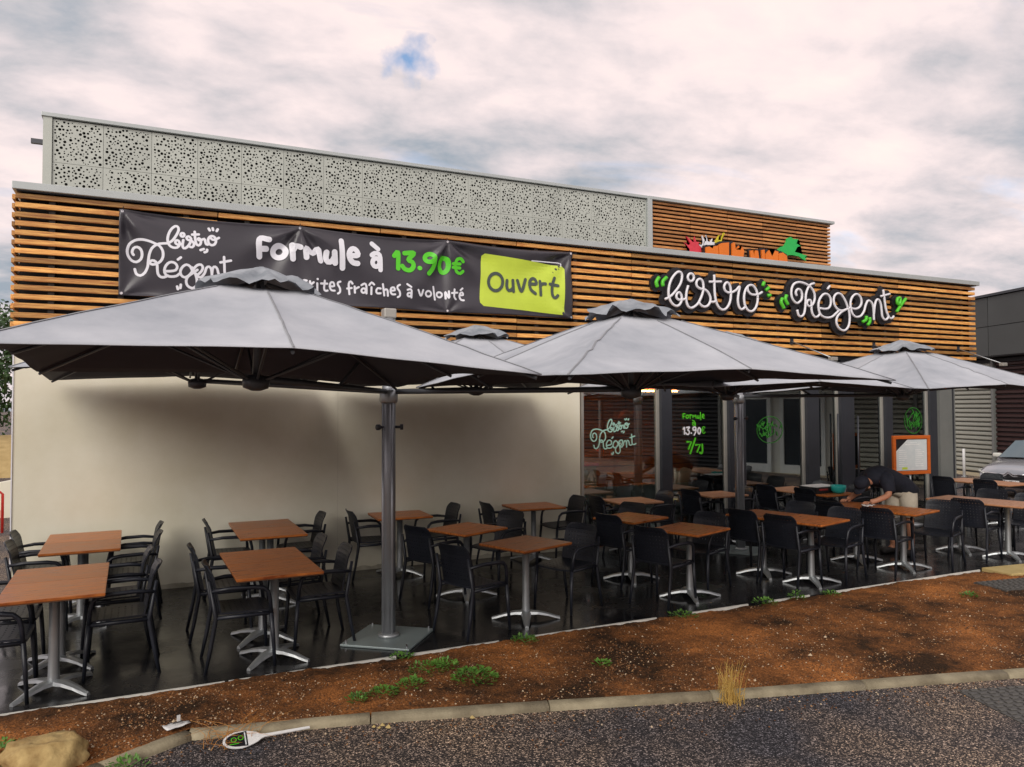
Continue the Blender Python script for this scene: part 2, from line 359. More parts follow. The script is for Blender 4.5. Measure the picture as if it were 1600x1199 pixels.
def ribbon(mb, stroke, w, fn, base, sharp=False, thick=0, step=.02):
    """flat stroke with round ends; fn(x, z) gives the surface depth y, base the stand-off in front of it"""
    pts = smooth_pts(stroke, step) if not sharp else [Vector(q) for q in stroke]
    if (pts[0]-pts[-1]).length < .006 and len(pts) < 4: pts = [pts[0], pts[0]+Vector((.004, 0))]
    n = len(pts); Lp = []; Rp = []; cl = (pts[0]-pts[-1]).length < 1e-3 and n > 6
    def nd(i):
        if cl: a, b = pts[i-1 if i else n-2], pts[i+1 if i < n-1 else 1]
        else: a, b = pts[max(i-1, 0)], pts[min(i+1, n-1)]
        d = (b-a)
        return d.normalized() if d.length > 1e-9 else Vector((1, 0))
    h = w/2
    for i, p in enumerate(pts):
        d = nd(i); q = Vector((-d.y, d.x)); Lp.append(p+q*h); Rp.append(p-q*h)
    verts = []; faces = []
    def off(i): return base + .0012*i/max(1, n-1)
    for i in range(n):
        for q in (Lp[i], Rp[i]): verts.append((q.x, fn(q.x, q.y)-off(i), q.y))
    for i in range(n-1): faces.append((2*i, 2*i+1, 2*i+3, 2*i+2))
    if not cl:
        for end, i in ((0, 0), (1, n-1)):
            d = nd(i)*(-1 if end == 0 else 1); a0 = math.atan2(d.y, d.x)
            c0 = len(verts); verts.append((pts[i].x, fn(*pts[i])-off(i), pts[i].y)); fan = []
            for j in range(9):
                a = a0-PI/2+PI*j/8; q = pts[i]+Vector((math.cos(a), math.sin(a)))*h; verts.append((q.x, fn(q.x, q.y)-off(i), q.y)); fan.append(len(verts)-1)
            for j in range(8): faces.append((c0, fan[j], fan[j+1]))
    mb.add(verts, faces)
    if thick:
        o = len(mb.v)
        for i in range(n):
            for q in (Lp[i], Rp[i]):
                mb.v.append((q.x, fn(q.x, q.y)-off(i), q.y)); mb.v.append((q.x, fn(q.x, q.y)-off(i)+thick, q.y))
        for i in range(n-1):
            a = o+4*i; mb.f.append((a, a+1, a+5, a+4)); mb.f.append((a+2, a+6, a+7, a+3))
def remap(strokes, box, src=None):
    xs = [p[0] for s in strokes for p in s]; zs = [p[1] for s in strokes for p in s]
    x0, x1, z0, z1 = src or (min(xs), max(xs), min(zs), max(zs))
    return [[(box[0]+(p[0]-x0)/(x1-x0)*(box[1]-box[0]), box[2]+(p[1]-z0)/(z1-z0)*(box[3]-box[2])) for p in s] for s in strokes]

# ---------------------------------------------------------------- ground, terrace, planting bed, kerb
def sstep(a, b, x): t = min(1, max(0, (x-a)/(b-a))); return t*t*(3-2*t)
def gz(x, y):
    return -.028 - .24*sstep(17.5, 22.5, x)
xs = [-400, -150, -60, -30, -15, -8] + [-4+1.0*i for i in range(36)] + [36, 45, 60, 100, 200, 500]
ys = [-400, -150, -60, -30, -20] + [-14+1.0*i for i in range(30)] + [18, 22, 28, 36, 50, 80, 150, 400, 900]
g = MB(); g.v = [(x, y, gz(x, y)) for y in ys for x in xs]; nx = len(xs)
g.f = [(j*nx+i, j*nx+i+1, (j+1)*nx+i+1, (j+1)*nx+i) for j in range(len(ys)-1) for i in range(nx-1)]
struct(g.build('ground', 'asphalt'))
TY = -3.622
struct(MB().box(-1.3, 17.2, TY, .02, -.3, 0).build('terrace', 'terrace_wet'))
es = MB(); x = -1.3
for a, b in ((-1.3, 1.9), (1.93, 3.28), (3.42, 4.25), (4.62, 6.0), (6.45, 7.2), (7.5, 8.1), (8.5, 11.1)):
    es.box(a, b, TY-.022, TY-.002, -.06, .012)
struct(es.build('terrace_edge_strip', 'strip'))
KERB = [(-1.6, -6.4), (-.3, -5.7), (.55, -5.18), (1.10, -4.80), (1.60, -4.52), (2.75, -4.78), (3.96, -5.13), (5.13, -5.49), (6.33, -5.83), (7.54, -6.16), (8.75, -6.5), (9.95, -6.85), (11.15, -7.2), (12.35, -7.55)]
def kerb_y(x):
    for (a, b), (c, d) in zip(KERB, KERB[1:]):
        if a <= x <= c: return b+(d-b)*(x-a)/(c-a)
    return KERB[0][1] if x < KERB[0][0] else KERB[-1][1]-(x-KERB[-1][0])*.29
kb = None
krb = bpy.data.objects.new('kerb', None); COL.objects.link(krb); struct(krb)
prof = [(-.058, -.12), (-.056, -.012), (-.046, .006), (-.028, .016), (.03, .019), (.05, .012), (.055, -.12)]
for (a, b), (c, d) in zip(KERB, KERB[1:]):
    L = math.hypot(c-a, d-b); n = 5; k = MB(); vs_ = []
    for i in range(n):
        xx = .006+(L-.012)*i/(n-1); j = (random.random()-.5)*.006
        vs_ += [(xx, y+j, z+(random.random()-.5)*.005) for y, z in prof]
    m_ = len(prof)
    fs = [(i*m_+j, (i+1)*m_+j, (i+1)*m_+j+1, i*m_+j+1) for i in range(n-1) for j in range(m_-1)]
    fs += [tuple(range(m_)), tuple(reversed([(n-1)*m_+j for j in range(m_)]))]
    k.add(vs_, fs); o = k.build('kerb_stone', 'kerb', krb, True); o.location = (a, b, 0); o.rotation_euler = (0, 0, math.atan2(d-b, c-a))
def soil_z(x, y):
    t = (TY-y)/max(.2, TY-kerb_y(x))
    nz = mnoise.noise((x*1.1, y*1.6, 0))*.022 + mnoise.noise((x*5, y*5, 3))*.012 + max(0, mnoise.noise((x*13, y*13, 9)))*.016 + mnoise.noise((x*34, y*34, 2))*.005
    rut = -.03*math.exp(-(((x-5.15-.35*(y+4.5))/.06)**2))*sstep(-5.3, -4.7, y)*(1-sstep(-4.2, -3.8, y))
    return .004 + .028*math.sin(PI*min(1, max(0, t)))*(.5+.5*sstep(-1, 6, x)) + nz + rut - .022*(1 if t > .97 else 0)
sb = MB(); NX, NY = 760, 96; X0, X1 = -1.3, 12.3
for i in range(NX+1):
    x = X0+(X1-X0)*i/NX; ky = min(kerb_y(x)+.03, TY-.1)
    for j in range(NY+1):
        y = TY-.022+(ky-TY+.022)*j/NY; sb.v.append((x, y, soil_z(x, y)-(.02 if j == 0 else 0)))
for i in range(NX):
    for j in range(NY): a = i*(NY+1)+j; sb.f.append((a, a+1, a+NY+2, a+NY+1))
struct(sb.build('soil_bed', 'soil', None, True))
def pebble(mb, x, y, z, r):
    n = 5; a0 = random.random()*6; h = r*random.uniform(.35, .8); vs_ = []
    for j in range(n):
        a = a0+2*PI*j/n; rr = r*random.uniform(.65, 1.15); vs_.append((x+rr*math.cos(a), y+rr*math.sin(a), z-r*.2))
    vs_.append((x+random.uniform(-.3, .3)*r, y+random.uniform(-.3, .3)*r, z+h))
    mb.add(vs_, [(j, (j+1) % n, n) for j in range(n)])
ch = MB()
for i in range(46000):
    x = random.uniform(-.5, 12); ky = kerb_y(x); t = random.random()**.7; y = TY-.05+(ky+.08-TY+.05)*t
    if y > TY-.05 or mnoise.noise((x*1.3, y*2, 31))+mnoise.noise((x*6, y*6, 8))*.6 < random.uniform(-.55, .35): continue
    pebble(ch, x, y, soil_z(x, y), random.choice((.004, .005, .006, .007, .009, .012)) * (1.9 if random.random() < .015 else 1))
struct(ch.build('soil_chips', 'chips'), 'stuff')
gr = MB()
for i in range(900):
    x = random.uniform(-.2, 9); y = kerb_y(x)-.06-abs(random.gauss(0, .25)); pebble(gr, x, y, -.026, random.uniform(.004, .011))
struct(gr.build('road_grit', 'chips'), 'stuff')

# ---------------------------------------------------------------- the restaurant building
H0, H1 = 3.04, 4.56           # slatted fascia from H0 to H1
BX = 16.48
B = thing('restaurant_building', 'low restaurant with white wall, horizontal timber slat fascia and perforated metal upper storey', 'building')
wall = MB().box(0, 7.27, 0, .28, 0, H0+.02)
wall.build('wall', 'render_white', B)
MB().box(-.012, 0, -.012, .28, 0, H0).build('corner_trim', 'print_white', B)
# faint render joint lines
MB().box(3.60, 3.602, -.0015, .001, .0, H0).build('render_joint', 'grime', B)
MB().box(0, .28, .28, 6.0, 0, H1).build('side_wall', 'render_white', B)
fb = MB().box(.04, BX-.05, -.02, .30, H0, H1)
fb.build('fascia_backing', 'dark_void', B)
MB().box(.28, BX-.3, .30, 6.0, H1-.35, H1-.05).build('flat_roof', 'column_grey', B)
JN = [0, 2.10, 4.13, 6.15, 8.145, 10.17, 12.19, 14.21, BX]
PITCH = .1015; SH = .056
smesh = {}
def slat_mesh(L, h, d, mat):
    k = (round(L, 3), h, mat)
    if k not in smesh: smesh[k] = MB().bevel_box(0, L, -d, 0, 0, h, .004).mesh('slat', mat)
    return smesh[k]
for s in range(8):
    a, b = JN[s]+.006, JN[s+1]-.006
    for r in range(15):
        z = H0+.012+r*PITCH; e = 0.0
        o = link('slat', slat_mesh(b-a, SH, .034, 'slat_wood'), B, (a, -.100+random.uniform(-.004, .003), z+random.uniform(-.003, .003)))
    nb = 3
    for i in range(nb):
        xx = a+(b-a)*(i+.5)/nb; MB().box(xx-.03, xx+.03, -.10, -.02, H0, H1).build('batten', 'batten', B)
# slats returning round both ends
for r in range(15):
    z = H0+.012+r*PITCH
    link('slat', slat_mesh(2.0, SH, .034, 'slat_wood'), B, (BX-.036, -.09, z), PI/2)
    link('slat', slat_mesh(2.0, SH, .034, 'slat_wood'), B, (.0, 1.93, z), -PI/2)
MB().box(BX-.35, BX-.06, -.02, 2.0, H0, H1).build('fascia_end_backing', 'dark_void', B)
MB().bevel_box(-.02, BX+.05, -.20, .35, H1, H1+.085, .006).build('coping', 'coping', B)
MB().box(-.02, .33, .35, 6.0, H1, H1+.085).build('coping_return', 'coping', B)
MB().box(.02, BX, -.16, .2, H1-.012, H1-.001).build('coping_drip', 'frame_dark', B)
MB().box(.25, BX-.1, -.02, .6, H0-.06, H0-.004).build('soffit', 'frame_dark', B)

# upper storey: perforated metal panels, then timber slats
UY = 1.28; U0, UM, U1 = 4.50, 5.31, 5.885
def hole_panel(w, h, seed):
    rnd = random.Random(seed); cu = bpy.data.curves.new('perf', 'CURVE'); cu.dimensions = '2D'; cu.fill_mode = 'BOTH'; cu.extrude = .004
    def spl(pts):
        s = cu.splines.new('POLY'); s.points.add(len(pts)-1); s.use_cyclic_u = True
        for i, p in enumerate(pts): s.points[i].co = (p[0], p[1], 0, 1)
    g_ = .0022
    spl([(g_, g_), (w-g_, g_), (w-g_, h-g_), (g_, h-g_)])
    done = []; tries = 0
    while len(done) < int(w*h*400) and tries < 9000:
        tries += 1; r = rnd.choice((.0075, .010, .012, .015, .015, .019)); x = rnd.uniform(r+.014, w-r-.014); y = rnd.uniform(r+.014, h-r-.014)
        if all((x-a)**2+(y-b)**2 > (r+c+.006)**2 for a, b, c in done): done.append((x, y, r))
    for x, y, r in done: spl([(x+r*math.cos(2*PI*i/9), y+r*math.sin(2*PI*i/9)) for i in range(9)])
    ob = bpy.data.objects.new('tmp', cu); COL.objects.link(ob); dg = bpy.context.evaluated_depsgraph_get(); dg.update()
    me = bpy.data.meshes.new_from_object(ob.evaluated_get(dg)); bpy.data.objects.remove(ob); bpy.data.curves.remove(cu)
    me.transform(Matrix.Rotation(PI/2, 4, 'X')); me.materials.clear(); me.materials.append(M['panel_metal']); me.name = 'perforated_panel'; return me
PW = (9.43-.215)/16
tops = [hole_panel(PW, U1-UM-.012, s) for s in range(4)]; bots = [hole_panel(PW, UM-U0-.15, s+10) for s in range(4)]
for i in range(16):
    x = .215+i*PW
    link('perforated_panel', tops[i*3 % 4], B, (x, UY, UM)); link('perforated_panel', bots[(i*3+1) % 4], B, (x, UY, U0+.15))
MB().box(.22, 9.42, UY+.11, UY+.4, U0, U1).build('panel_backing', 'batten', B)
MB().box(.11, .21, UY-.03, UY+3, U0-.2, U1).build('panel_edge_trim', 'panel_metal', B)
MB().bevel_box(.09, 9.47, UY-.05, UY+3, U1, U1+.05, .004).build('upper_coping', 'coping', B)
MB().box(9.435, 9.535, UY-.055, UY+.3, U0-.2, U1+.02).build('panel_edge_trim', 'coping', B)
MB().box(9.55, 14.0, UY+.06, UY+.4, U0-.2, U1-.02).build('upper_backing', 'dark_void', B)
MB().bevel_box(9.47, 14.09, UY-.06, UY+.5, U1-.005, U1+.05, .004).build('upper_coping', 'coping', B)
UJ = [9.55, 10.43, 11.315, 12.2, 13.08, 14.03]
for s in range(5):
    for r in range(19):
        link('slat', slat_mesh(UJ[s+1]-UJ[s]-.01, .040, .03, 'slat_wood_dull'), B, (UJ[s]+.005, UY+.03, U0+.02+r*.0725))
for r in range(19):
    link('slat', slat_mesh(1.2, .040, .03, 'slat_wood_dull'), B, (14.0, UY+.03, U0+.02+r*.0725), PI/2)
MB().box(-.06, .11, UY+.3, UY+.36, 5.62, 5.68).build('overflow_pipe', 'rib_metal', B)

# glazed front: frames with a pane each
GY = .10
FR = [(7.27, 7.33), (8.79, 8.99), (10.18, 10.53), (11.96, 12.24), (12.80, 13.13), (13.985, 14.16), (15.255, 15.43)]
def window(x0, x1, frost=True, name='window', inner=.05):
    w = thing_part(name, B)
    f = MB(); z1 = H0-.06
    f.box(x0, x0+inner, GY-.03, GY+.03, 0, z1); f.box(x1-inner, x1, GY-.03, GY+.03, 0, z1); f.box(x0+inner, x1-inner, GY-.03, GY+.03, z1-.12, z1); f.box(x0+inner, x1-inner, GY-.03, GY+.03, 0, .08)
    f.build('frame', 'frame_light', w)
    MB().box(x0+inner, x1-inner, GY-.004, GY+.004, .08, z1-.12).build('pane', 'glass', w)
    if frost: MB().box(x0+inner+.005, x1-inner-.005, GY+.008, GY+.010, .08, .90).build('frosted_film', 'frosted', w)
    return w
def thing_part(name, parent):
    o = bpy.data.objects.new(name, None); COL.objects.link(o); o.parent = parent; o.empty_display_size = .1; return o
for (a, b), (c, d), fr, nm in zip(FR, FR[1:], (1, 1, 1, 1, 0, 1), ('window', 'window', 'window', 'window', 'door', 'window')):
    w = window(b, c, fr, nm)
    if nm == 'door':
        MB().tube([(b+.10, GY-.09, .35), (b+.10, GY-.09, 1.95)], .018, 10).build('handle', 'frame_dark', w, True)
        pass
MB().tube([(12.72, GY-.09, .35), (12.72, GY-.09, 2.0)], .018, 10).build('handle', 'frame_dark', B, True)
for a, b in FR[1:]:
    MB().box(a, b, GY-.10, GY+.10, 0, H0-.06).build('mullion', 'frame_dark', B)
MB().box(15.43, 15.89, -.06, .36, 0, H0-.06).build('column', 'column_grey', B)
MB().box(15.80, 15.83, -.075, -.06, 0, H0-.06).build('column_joint', 'frame_dark', B)
# side glazing on the right end
for i in range(3):
    y0 = .4+i*1.75; w = thing_part('window', B); f = MB(); x0 = 15.62
    f.box(x0, x0+.08, y0, y0+.14, 0, H0); f.box(x0, x0+.08, y0+1.61, y0+1.75, 0, H0); f.box(x0, x0+.08, y0+.14, y0+1.61, H0-.35, H0); f.box(x0, x0+.08, y0+.14, y0+1.61, 0, .12)
    f.build('frame', 'paper', w); MB().box(x0+.036, x0+.044, y0+.14, y0+1.61, .12, H0-.35).build('pane', 'glass', w)
# interior
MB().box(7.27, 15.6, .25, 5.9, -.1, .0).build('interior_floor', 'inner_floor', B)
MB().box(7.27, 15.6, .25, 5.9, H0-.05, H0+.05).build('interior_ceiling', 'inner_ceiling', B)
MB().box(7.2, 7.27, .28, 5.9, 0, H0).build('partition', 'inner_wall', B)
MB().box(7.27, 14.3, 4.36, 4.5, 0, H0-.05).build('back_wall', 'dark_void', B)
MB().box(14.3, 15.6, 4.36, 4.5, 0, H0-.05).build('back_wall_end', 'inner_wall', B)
for r in range(14):
    for s in range(4):
        link('plank', slat_mesh(1.70, .19, .03, 'wood_planks'), B, (7.28+s*1.705, 4.35, .02+r*.205))
MB().box(7.4, 9.0, 2.6, 3.6, 2.45, 2.75).build('bulkhead', 'orange_soffit', B)
MB().box(7.5, 8.9, 2.58, 2.598, 2.44, 2.47).build('light_strip', 'warm_strip', B)
MB().box(9.9, 11.2, 2.6, 3.6, 2.45, 2.75).build('bulkhead', 'orange_soffit', B)
MB().box(10.0, 11.1, 2.58, 2.598, 2.44, 2.47).build('light_strip', 'warm_strip', B)
MB().box(7.4, 9.6, 3.3, 3.9, 0, .95).build('counter', 'inner_wall', B)
MB().box(7.38, 9.62, 3.24, 3.95, .95, 1.0).build('counter_top', 'pink_seat', B)
# grime along the foot of the white wall: thin uneven splash film
gm = MB(); n = 150
for i in range(n+1):
    x = .02+7.2*i/n; gm.v += [(x, -.0025, .002), (x, -.0025, .05+.05*max(0, mnoise.noise((x*2.3, 1, 0)))+.03*mnoise.noise((x*9, 4, 0)))]
gm.f = [(2*i, 2*i+2, 2*i+3, 2*i+1) for i in range(n)]
gm.build('splash_grime', 'grime', B)

# ---------------------------------------------------------------- writing
NEON_BISTRO=[[(8.69,3.83),(8.784,3.874),(8.886,3.962),(8.982,4.077),(9.023,4.182),(9.019,4.258),(8.969,4.286),(8.898,4.249),(8.818,4.155),(8.77,4.037),(8.758,3.923),(8.779,3.835),(8.837,3.762),(8.907,3.734),(8.97,3.757),(9.01,3.823),(9.014,3.9),(8.972,3.955),(8.925,3.933),(8.909,3.881),(8.947,3.839),(9.026,3.843),(9.105,3.86)],[(9.148,4.075),(9.115,3.983),(9.102,3.879),(9.112,3.803),(9.143,3.741),(9.199,3.718),(9.263,3.741),(9.336,3.796),(9.394,3.883),(9.436,3.977),(9.454,4.069),(9.439,4.158),(9.391,4.197),(9.334,4.177),(9.309,4.124),(9.332,4.067),(9.396,4.039),(9.478,4.031),(9.542,3.996),(9.59,3.921),(9.589,3.843),(9.539,3.775),(9.473,3.752),(9.409,3.768),(9.353,3.816)],[(9.262,4.215),(9.259,4.196),(9.25,4.178),(9.236,4.163),(9.219,4.153),(9.2,4.149),(9.181,4.151),(9.165,4.158),(9.151,4.171),(9.143,4.188),(9.14,4.206),(9.143,4.226),(9.152,4.243),(9.166,4.258),(9.183,4.268),(9.202,4.272),(9.221,4.271),(9.237,4.263),(9.251,4.25),(9.259,4.234),(9.262,4.215)],[(9.589,3.843),(9.638,3.839),(9.705,3.849)],[(9.678,4.286),(9.679,4.096),(9.69,3.94),(9.721,3.824),(9.778,3.748),(9.844,3.723),(9.911,3.742),(9.971,3.805),(10.01,3.893),(10.022,3.999),(10.013,4.104),(9.977,4.168),(9.927,4.175),(9.884,4.122),(9.891,4.057),(9.949,4.015),(10.042,4.02),(10.136,4.066),(10.208,4.128),(10.187,4.022),(10.168,3.902),(10.183,3.809),(10.225,3.752),(10.285,3.762),(10.312,3.79)],[(9.574,4.164),(9.826,4.184)],[(10.6,3.956),(10.592,3.887),(10.569,3.823),(10.535,3.773),(10.492,3.739),(10.446,3.726),(10.4,3.734),(10.359,3.763),(10.327,3.81),(10.307,3.871),(10.301,3.939),(10.309,4.007),(10.331,4.07),(10.365,4.121),(10.407,4.155),(10.454,4.169),(10.5,4.161),(10.541,4.132),(10.574,4.085),(10.594,4.024),(10.6,3.956)],[(10.378,4.128),(10.386,4.075),(10.446,4.018),(10.542,4.01),(10.63,4.029),(10.701,4.067)]]
NEON_BISTRO_GREEN=[[(8.579,4.17),(8.525,4.091),(8.547,4.01)],[(8.726,4.18),(8.648,4.105),(8.654,4.03)],[(10.749,4.24),(10.712,4.17)],[(10.854,4.152),(10.782,4.099)],[(10.825,4.014),(10.887,4.024)]]
NEON_REGENT=[[(11.486,4.047),(11.464,4.111),(11.508,4.165),(11.576,4.155),(11.61,4.084),(11.593,3.988),(11.503,3.924),(11.425,3.949),(11.368,4.033),(11.367,4.149),(11.422,4.247),(11.53,4.288),(11.668,4.278),(11.806,4.228),(11.894,4.138),(11.912,4.035),(11.88,3.945),(11.819,3.89),(11.759,3.887),(11.724,3.929),(11.741,3.981),(11.801,3.992),(11.83,3.942),(11.828,3.854),(11.846,3.766),(11.905,3.703),(11.976,3.713),(12.027,3.76)],[(11.908,4.294),(11.817,4.266),(11.745,4.187),(11.703,4.082),(11.691,3.964),(11.678,3.846),(11.647,3.742),(11.586,3.695),(11.522,3.714),(11.491,3.807)],[(12.03,3.864),(12.141,3.855),(12.244,3.875),(12.297,3.953),(12.29,4.057),(12.219,4.12),(12.127,4.115),(12.044,4.043),(12.001,3.952),(11.999,3.848),(12.037,3.761),(12.118,3.713),(12.23,3.703),(12.333,3.73),(12.428,3.795),(12.492,3.843)],[(12.221,4.21),(12.284,4.274)],[(12.725,3.9),(12.684,3.989),(12.623,4.077),(12.551,4.14),(12.468,4.15),(12.394,4.101),(12.371,4.017),(12.4,3.929),(12.472,3.865),(12.576,3.847),(12.682,3.876),(12.788,3.911)],[(12.725,3.9),(12.76,3.796),(12.761,3.675),(12.727,3.567),(12.641,3.496),(12.546,3.5),(12.464,3.556),(12.429,3.645),(12.458,3.736),(12.554,3.816),(12.682,3.876)],[(12.788,3.911),(12.895,3.894),(13.003,3.923),(13.07,4.003),(13.061,4.102),(12.987,4.162),(12.901,4.154),(12.825,4.088),(12.791,3.995),(12.799,3.889),(12.839,3.8),(12.923,3.751),(13.042,3.772),(13.131,3.86),(13.177,3.97),(13.234,4.058),(13.289,4.061),(13.354,4.011),(13.384,3.904),(13.39,3.711)],[(13.393,3.827),(13.419,3.983),(13.466,4.087),(13.522,4.098),(13.576,4.023),(13.595,3.915),(13.614,3.791),(13.68,3.732),(13.759,3.767),(13.783,3.815)],[(13.65,4.292),(13.679,4.122),(13.708,3.952),(13.761,3.83),(13.816,3.77),(13.884,3.773),(13.919,3.814)],[(13.579,4.163),(13.829,4.222)]]
NEON_REGENT_GREEN=[[(11.155,3.991),(11.125,3.918),(11.19,3.813)],[(11.253,4.048),(11.222,3.974),(11.278,3.883)],[(13.093,3.667),(13.181,3.709),(13.194,3.779)],[(13.223,3.611),(13.283,3.683),(13.277,3.76)],[(14.002,3.896),(14.12,4.021),(14.263,4.159)],[(14.12,4.021),(14.029,4.063),(14.032,4.142),(14.101,4.162),(14.111,4.1),(14.074,4.026)]]
LOGO=[[(1.181,3.928),(1.166,3.956),(1.18,4.004),(1.218,4.02),(1.256,3.993),(1.271,3.94),(1.257,3.88),(1.212,3.847),(1.163,3.86),(1.125,3.911),(1.116,3.977),(1.139,4.051),(1.191,4.093),(1.258,4.103),(1.334,4.093),(1.403,4.07),(1.457,4.041),(1.489,3.984),(1.491,3.916),(1.467,3.863),(1.428,3.834),(1.383,3.822),(1.356,3.837),(1.363,3.863),(1.398,3.866),(1.428,3.834),(1.433,3.775),(1.441,3.716),(1.468,3.684),(1.507,3.682),(1.545,3.702)],[(1.542,4.086),(1.48,4.077),(1.426,4.059),(1.373,4.008),(1.347,3.938),(1.337,3.861),(1.33,3.793),(1.3,3.723),(1.255,3.69),(1.213,3.708),(1.196,3.762)],[(1.514,3.751),(1.576,3.756),(1.63,3.772),(1.646,3.816),(1.622,3.853),(1.583,3.863),(1.544,3.843),(1.514,3.794),(1.51,3.738),(1.538,3.702),(1.584,3.692),(1.639,3.704),(1.67,3.732)],[(1.653,3.899),(1.684,3.927)],[(1.808,3.785),(1.787,3.827),(1.748,3.846),(1.708,3.821),(1.681,3.768),(1.69,3.717),(1.729,3.694),(1.772,3.718),(1.804,3.759),(1.827,3.804),(1.867,3.85),(1.907,3.858),(1.927,3.829),(1.915,3.785),(1.876,3.738)],[(1.81,3.816),(1.844,3.746),(1.864,3.664),(1.853,3.598),(1.808,3.572),(1.758,3.601),(1.745,3.656),(1.763,3.704),(1.818,3.753),(1.867,3.794)],[(1.852,3.745),(1.884,3.709),(1.916,3.715),(1.948,3.761),(1.967,3.823),(1.996,3.843),(2.02,3.818),(2.029,3.758),(2.033,3.706)],[(2.03,3.758),(2.04,3.829),(2.065,3.848),(2.089,3.824),(2.106,3.764),(2.135,3.739),(2.167,3.759)],[(2.166,3.974),(2.171,3.865),(2.175,3.786),(2.192,3.761),(2.233,3.755),(2.275,3.776)],[(2.125,3.905),(2.245,3.937)],[(1.542,4.086),(1.588,4.12),(1.634,4.193),(1.659,4.26),(1.649,4.298),(1.622,4.304),(1.579,4.261),(1.549,4.194),(1.54,4.125),(1.558,4.066),(1.597,4.04),(1.644,4.044),(1.671,4.085),(1.659,4.127),(1.631,4.129),(1.624,4.098),(1.651,4.079),(1.69,4.091)],[(1.71,4.14),(1.702,4.079),(1.714,4.041),(1.746,4.053),(1.781,4.103),(1.796,4.165),(1.768,4.193),(1.745,4.173),(1.761,4.149),(1.809,4.136),(1.829,4.099),(1.809,4.062),(1.777,4.068)],[(1.721,4.206),(1.718,4.195),(1.711,4.186),(1.701,4.182),(1.691,4.184),(1.684,4.192),(1.681,4.202),(1.684,4.213),(1.691,4.222),(1.701,4.225),(1.711,4.224),(1.718,4.216),(1.721,4.206)],[(1.836,4.256),(1.84,4.178),(1.853,4.11),(1.877,4.09),(1.901,4.114),(1.904,4.158),(1.88,4.182),(1.872,4.163),(1.896,4.153),(1.944,4.179),(1.953,4.145),(1.965,4.111),(1.985,4.113)],[(1.808,4.218),(1.88,4.227)],[(2.074,4.169),(2.071,4.147),(2.062,4.127),(2.047,4.114),(2.03,4.108),(2.013,4.111),(1.998,4.122),(1.989,4.139),(1.985,4.161),(1.988,4.183),(1.998,4.202),(2.012,4.216),(2.029,4.222),(2.046,4.219),(2.061,4.208),(2.071,4.19),(2.074,4.169)],[(2.009,4.202),(2.034,4.178),(2.066,4.181),(2.107,4.207)],[(1.992,4.31),(2.004,4.289)],[(2.037,4.319),(2.041,4.297)],[(2.094,4.311),(2.082,4.288)],[(1.901,4.036),(1.937,4.052)],[(1.946,4.013),(1.97,4.024),(1.974,4.046)],[(1.648,3.581),(1.656,3.551)],[(1.687,3.605),(1.683,3.566)]]
FORMULE=[[(2.579,4.018),(2.577,4.229),(2.689,4.234)],[(2.578,4.112),(2.659,4.119)],[(2.897,4.107),(2.893,4.084),(2.882,4.063),(2.866,4.045),(2.844,4.033),(2.82,4.027),(2.797,4.029),(2.775,4.038),(2.758,4.053),(2.747,4.072),(2.743,4.094),(2.747,4.117),(2.758,4.139),(2.775,4.156),(2.796,4.169),(2.82,4.174),(2.843,4.173),(2.865,4.164),(2.882,4.149),(2.893,4.13),(2.897,4.107)],[(2.973,4.196),(2.983,4.019)],[(2.983,4.128),(3.018,4.182),(3.073,4.173)],[(3.148,4.05),(3.143,4.165),(3.224,4.107),(3.297,4.174),(3.329,4.023)],[(3.402,4.136),(3.398,4.061),(3.421,4.017),(3.472,4.03),(3.499,4.079)],[(3.499,4.144),(3.514,4.007)],[(3.587,4.297),(3.607,3.949)],[(3.7,4.114),(3.8,4.127),(3.783,4.189),(3.743,4.21),(3.705,4.185),(3.684,4.131),(3.7,4.067),(3.743,4.023),(3.798,4.018)]]
A_GRAVE=[[(3.997,4.302),(4.08,4.237)],[(3.991,4.146),(4.031,4.176),(4.085,4.173),(4.105,4.124),(4.105,3.957)],[(4.095,4.057),(4.09,4.032),(4.077,4.012),(4.057,4.0),(4.036,3.998),(4.016,4.007),(4.003,4.025),(3.998,4.049),(4.003,4.073),(4.016,4.094),(4.035,4.106),(4.057,4.108),(4.076,4.099),(4.09,4.08),(4.095,4.057)]]
PRICE=[[(4.302,4.167),(4.356,4.22),(4.351,3.999)],[(4.446,4.215),(4.578,4.226),(4.497,4.132),(4.557,4.102),(4.568,4.044),(4.517,3.987),(4.446,3.996),(4.411,4.037)],[(4.652,4.026),(4.656,4.027)],[(4.866,4.181),(4.862,4.164),(4.853,4.148),(4.838,4.135),(4.819,4.125),(4.798,4.121),(4.778,4.122),(4.759,4.128),(4.744,4.139),(4.734,4.154),(4.731,4.17),(4.735,4.187),(4.744,4.203),(4.759,4.216),(4.778,4.225),(4.798,4.23),(4.819,4.229),(4.838,4.223),(4.853,4.212),(4.863,4.197),(4.866,4.181)],[(4.866,4.181),(4.866,4.107),(4.834,4.025),(4.783,3.962)],[(5.076,4.103),(5.073,4.072),(5.064,4.043),(5.05,4.02),(5.033,4.005),(5.014,3.999),(4.995,4.002),(4.978,4.015),(4.965,4.036),(4.956,4.063),(4.953,4.094),(4.956,4.124),(4.965,4.153),(4.979,4.176),(4.996,4.191),(5.015,4.198),(5.033,4.194),(5.05,4.182),(5.064,4.161),(5.073,4.133),(5.076,4.103)]]
EURO=[[(5.279,4.159),(5.246,4.196),(5.198,4.188),(5.171,4.13),(5.171,4.07),(5.192,4.012),(5.241,3.995),(5.284,4.028)],[(5.139,4.123),(5.236,4.125)],[(5.139,4.073),(5.235,4.07)]]
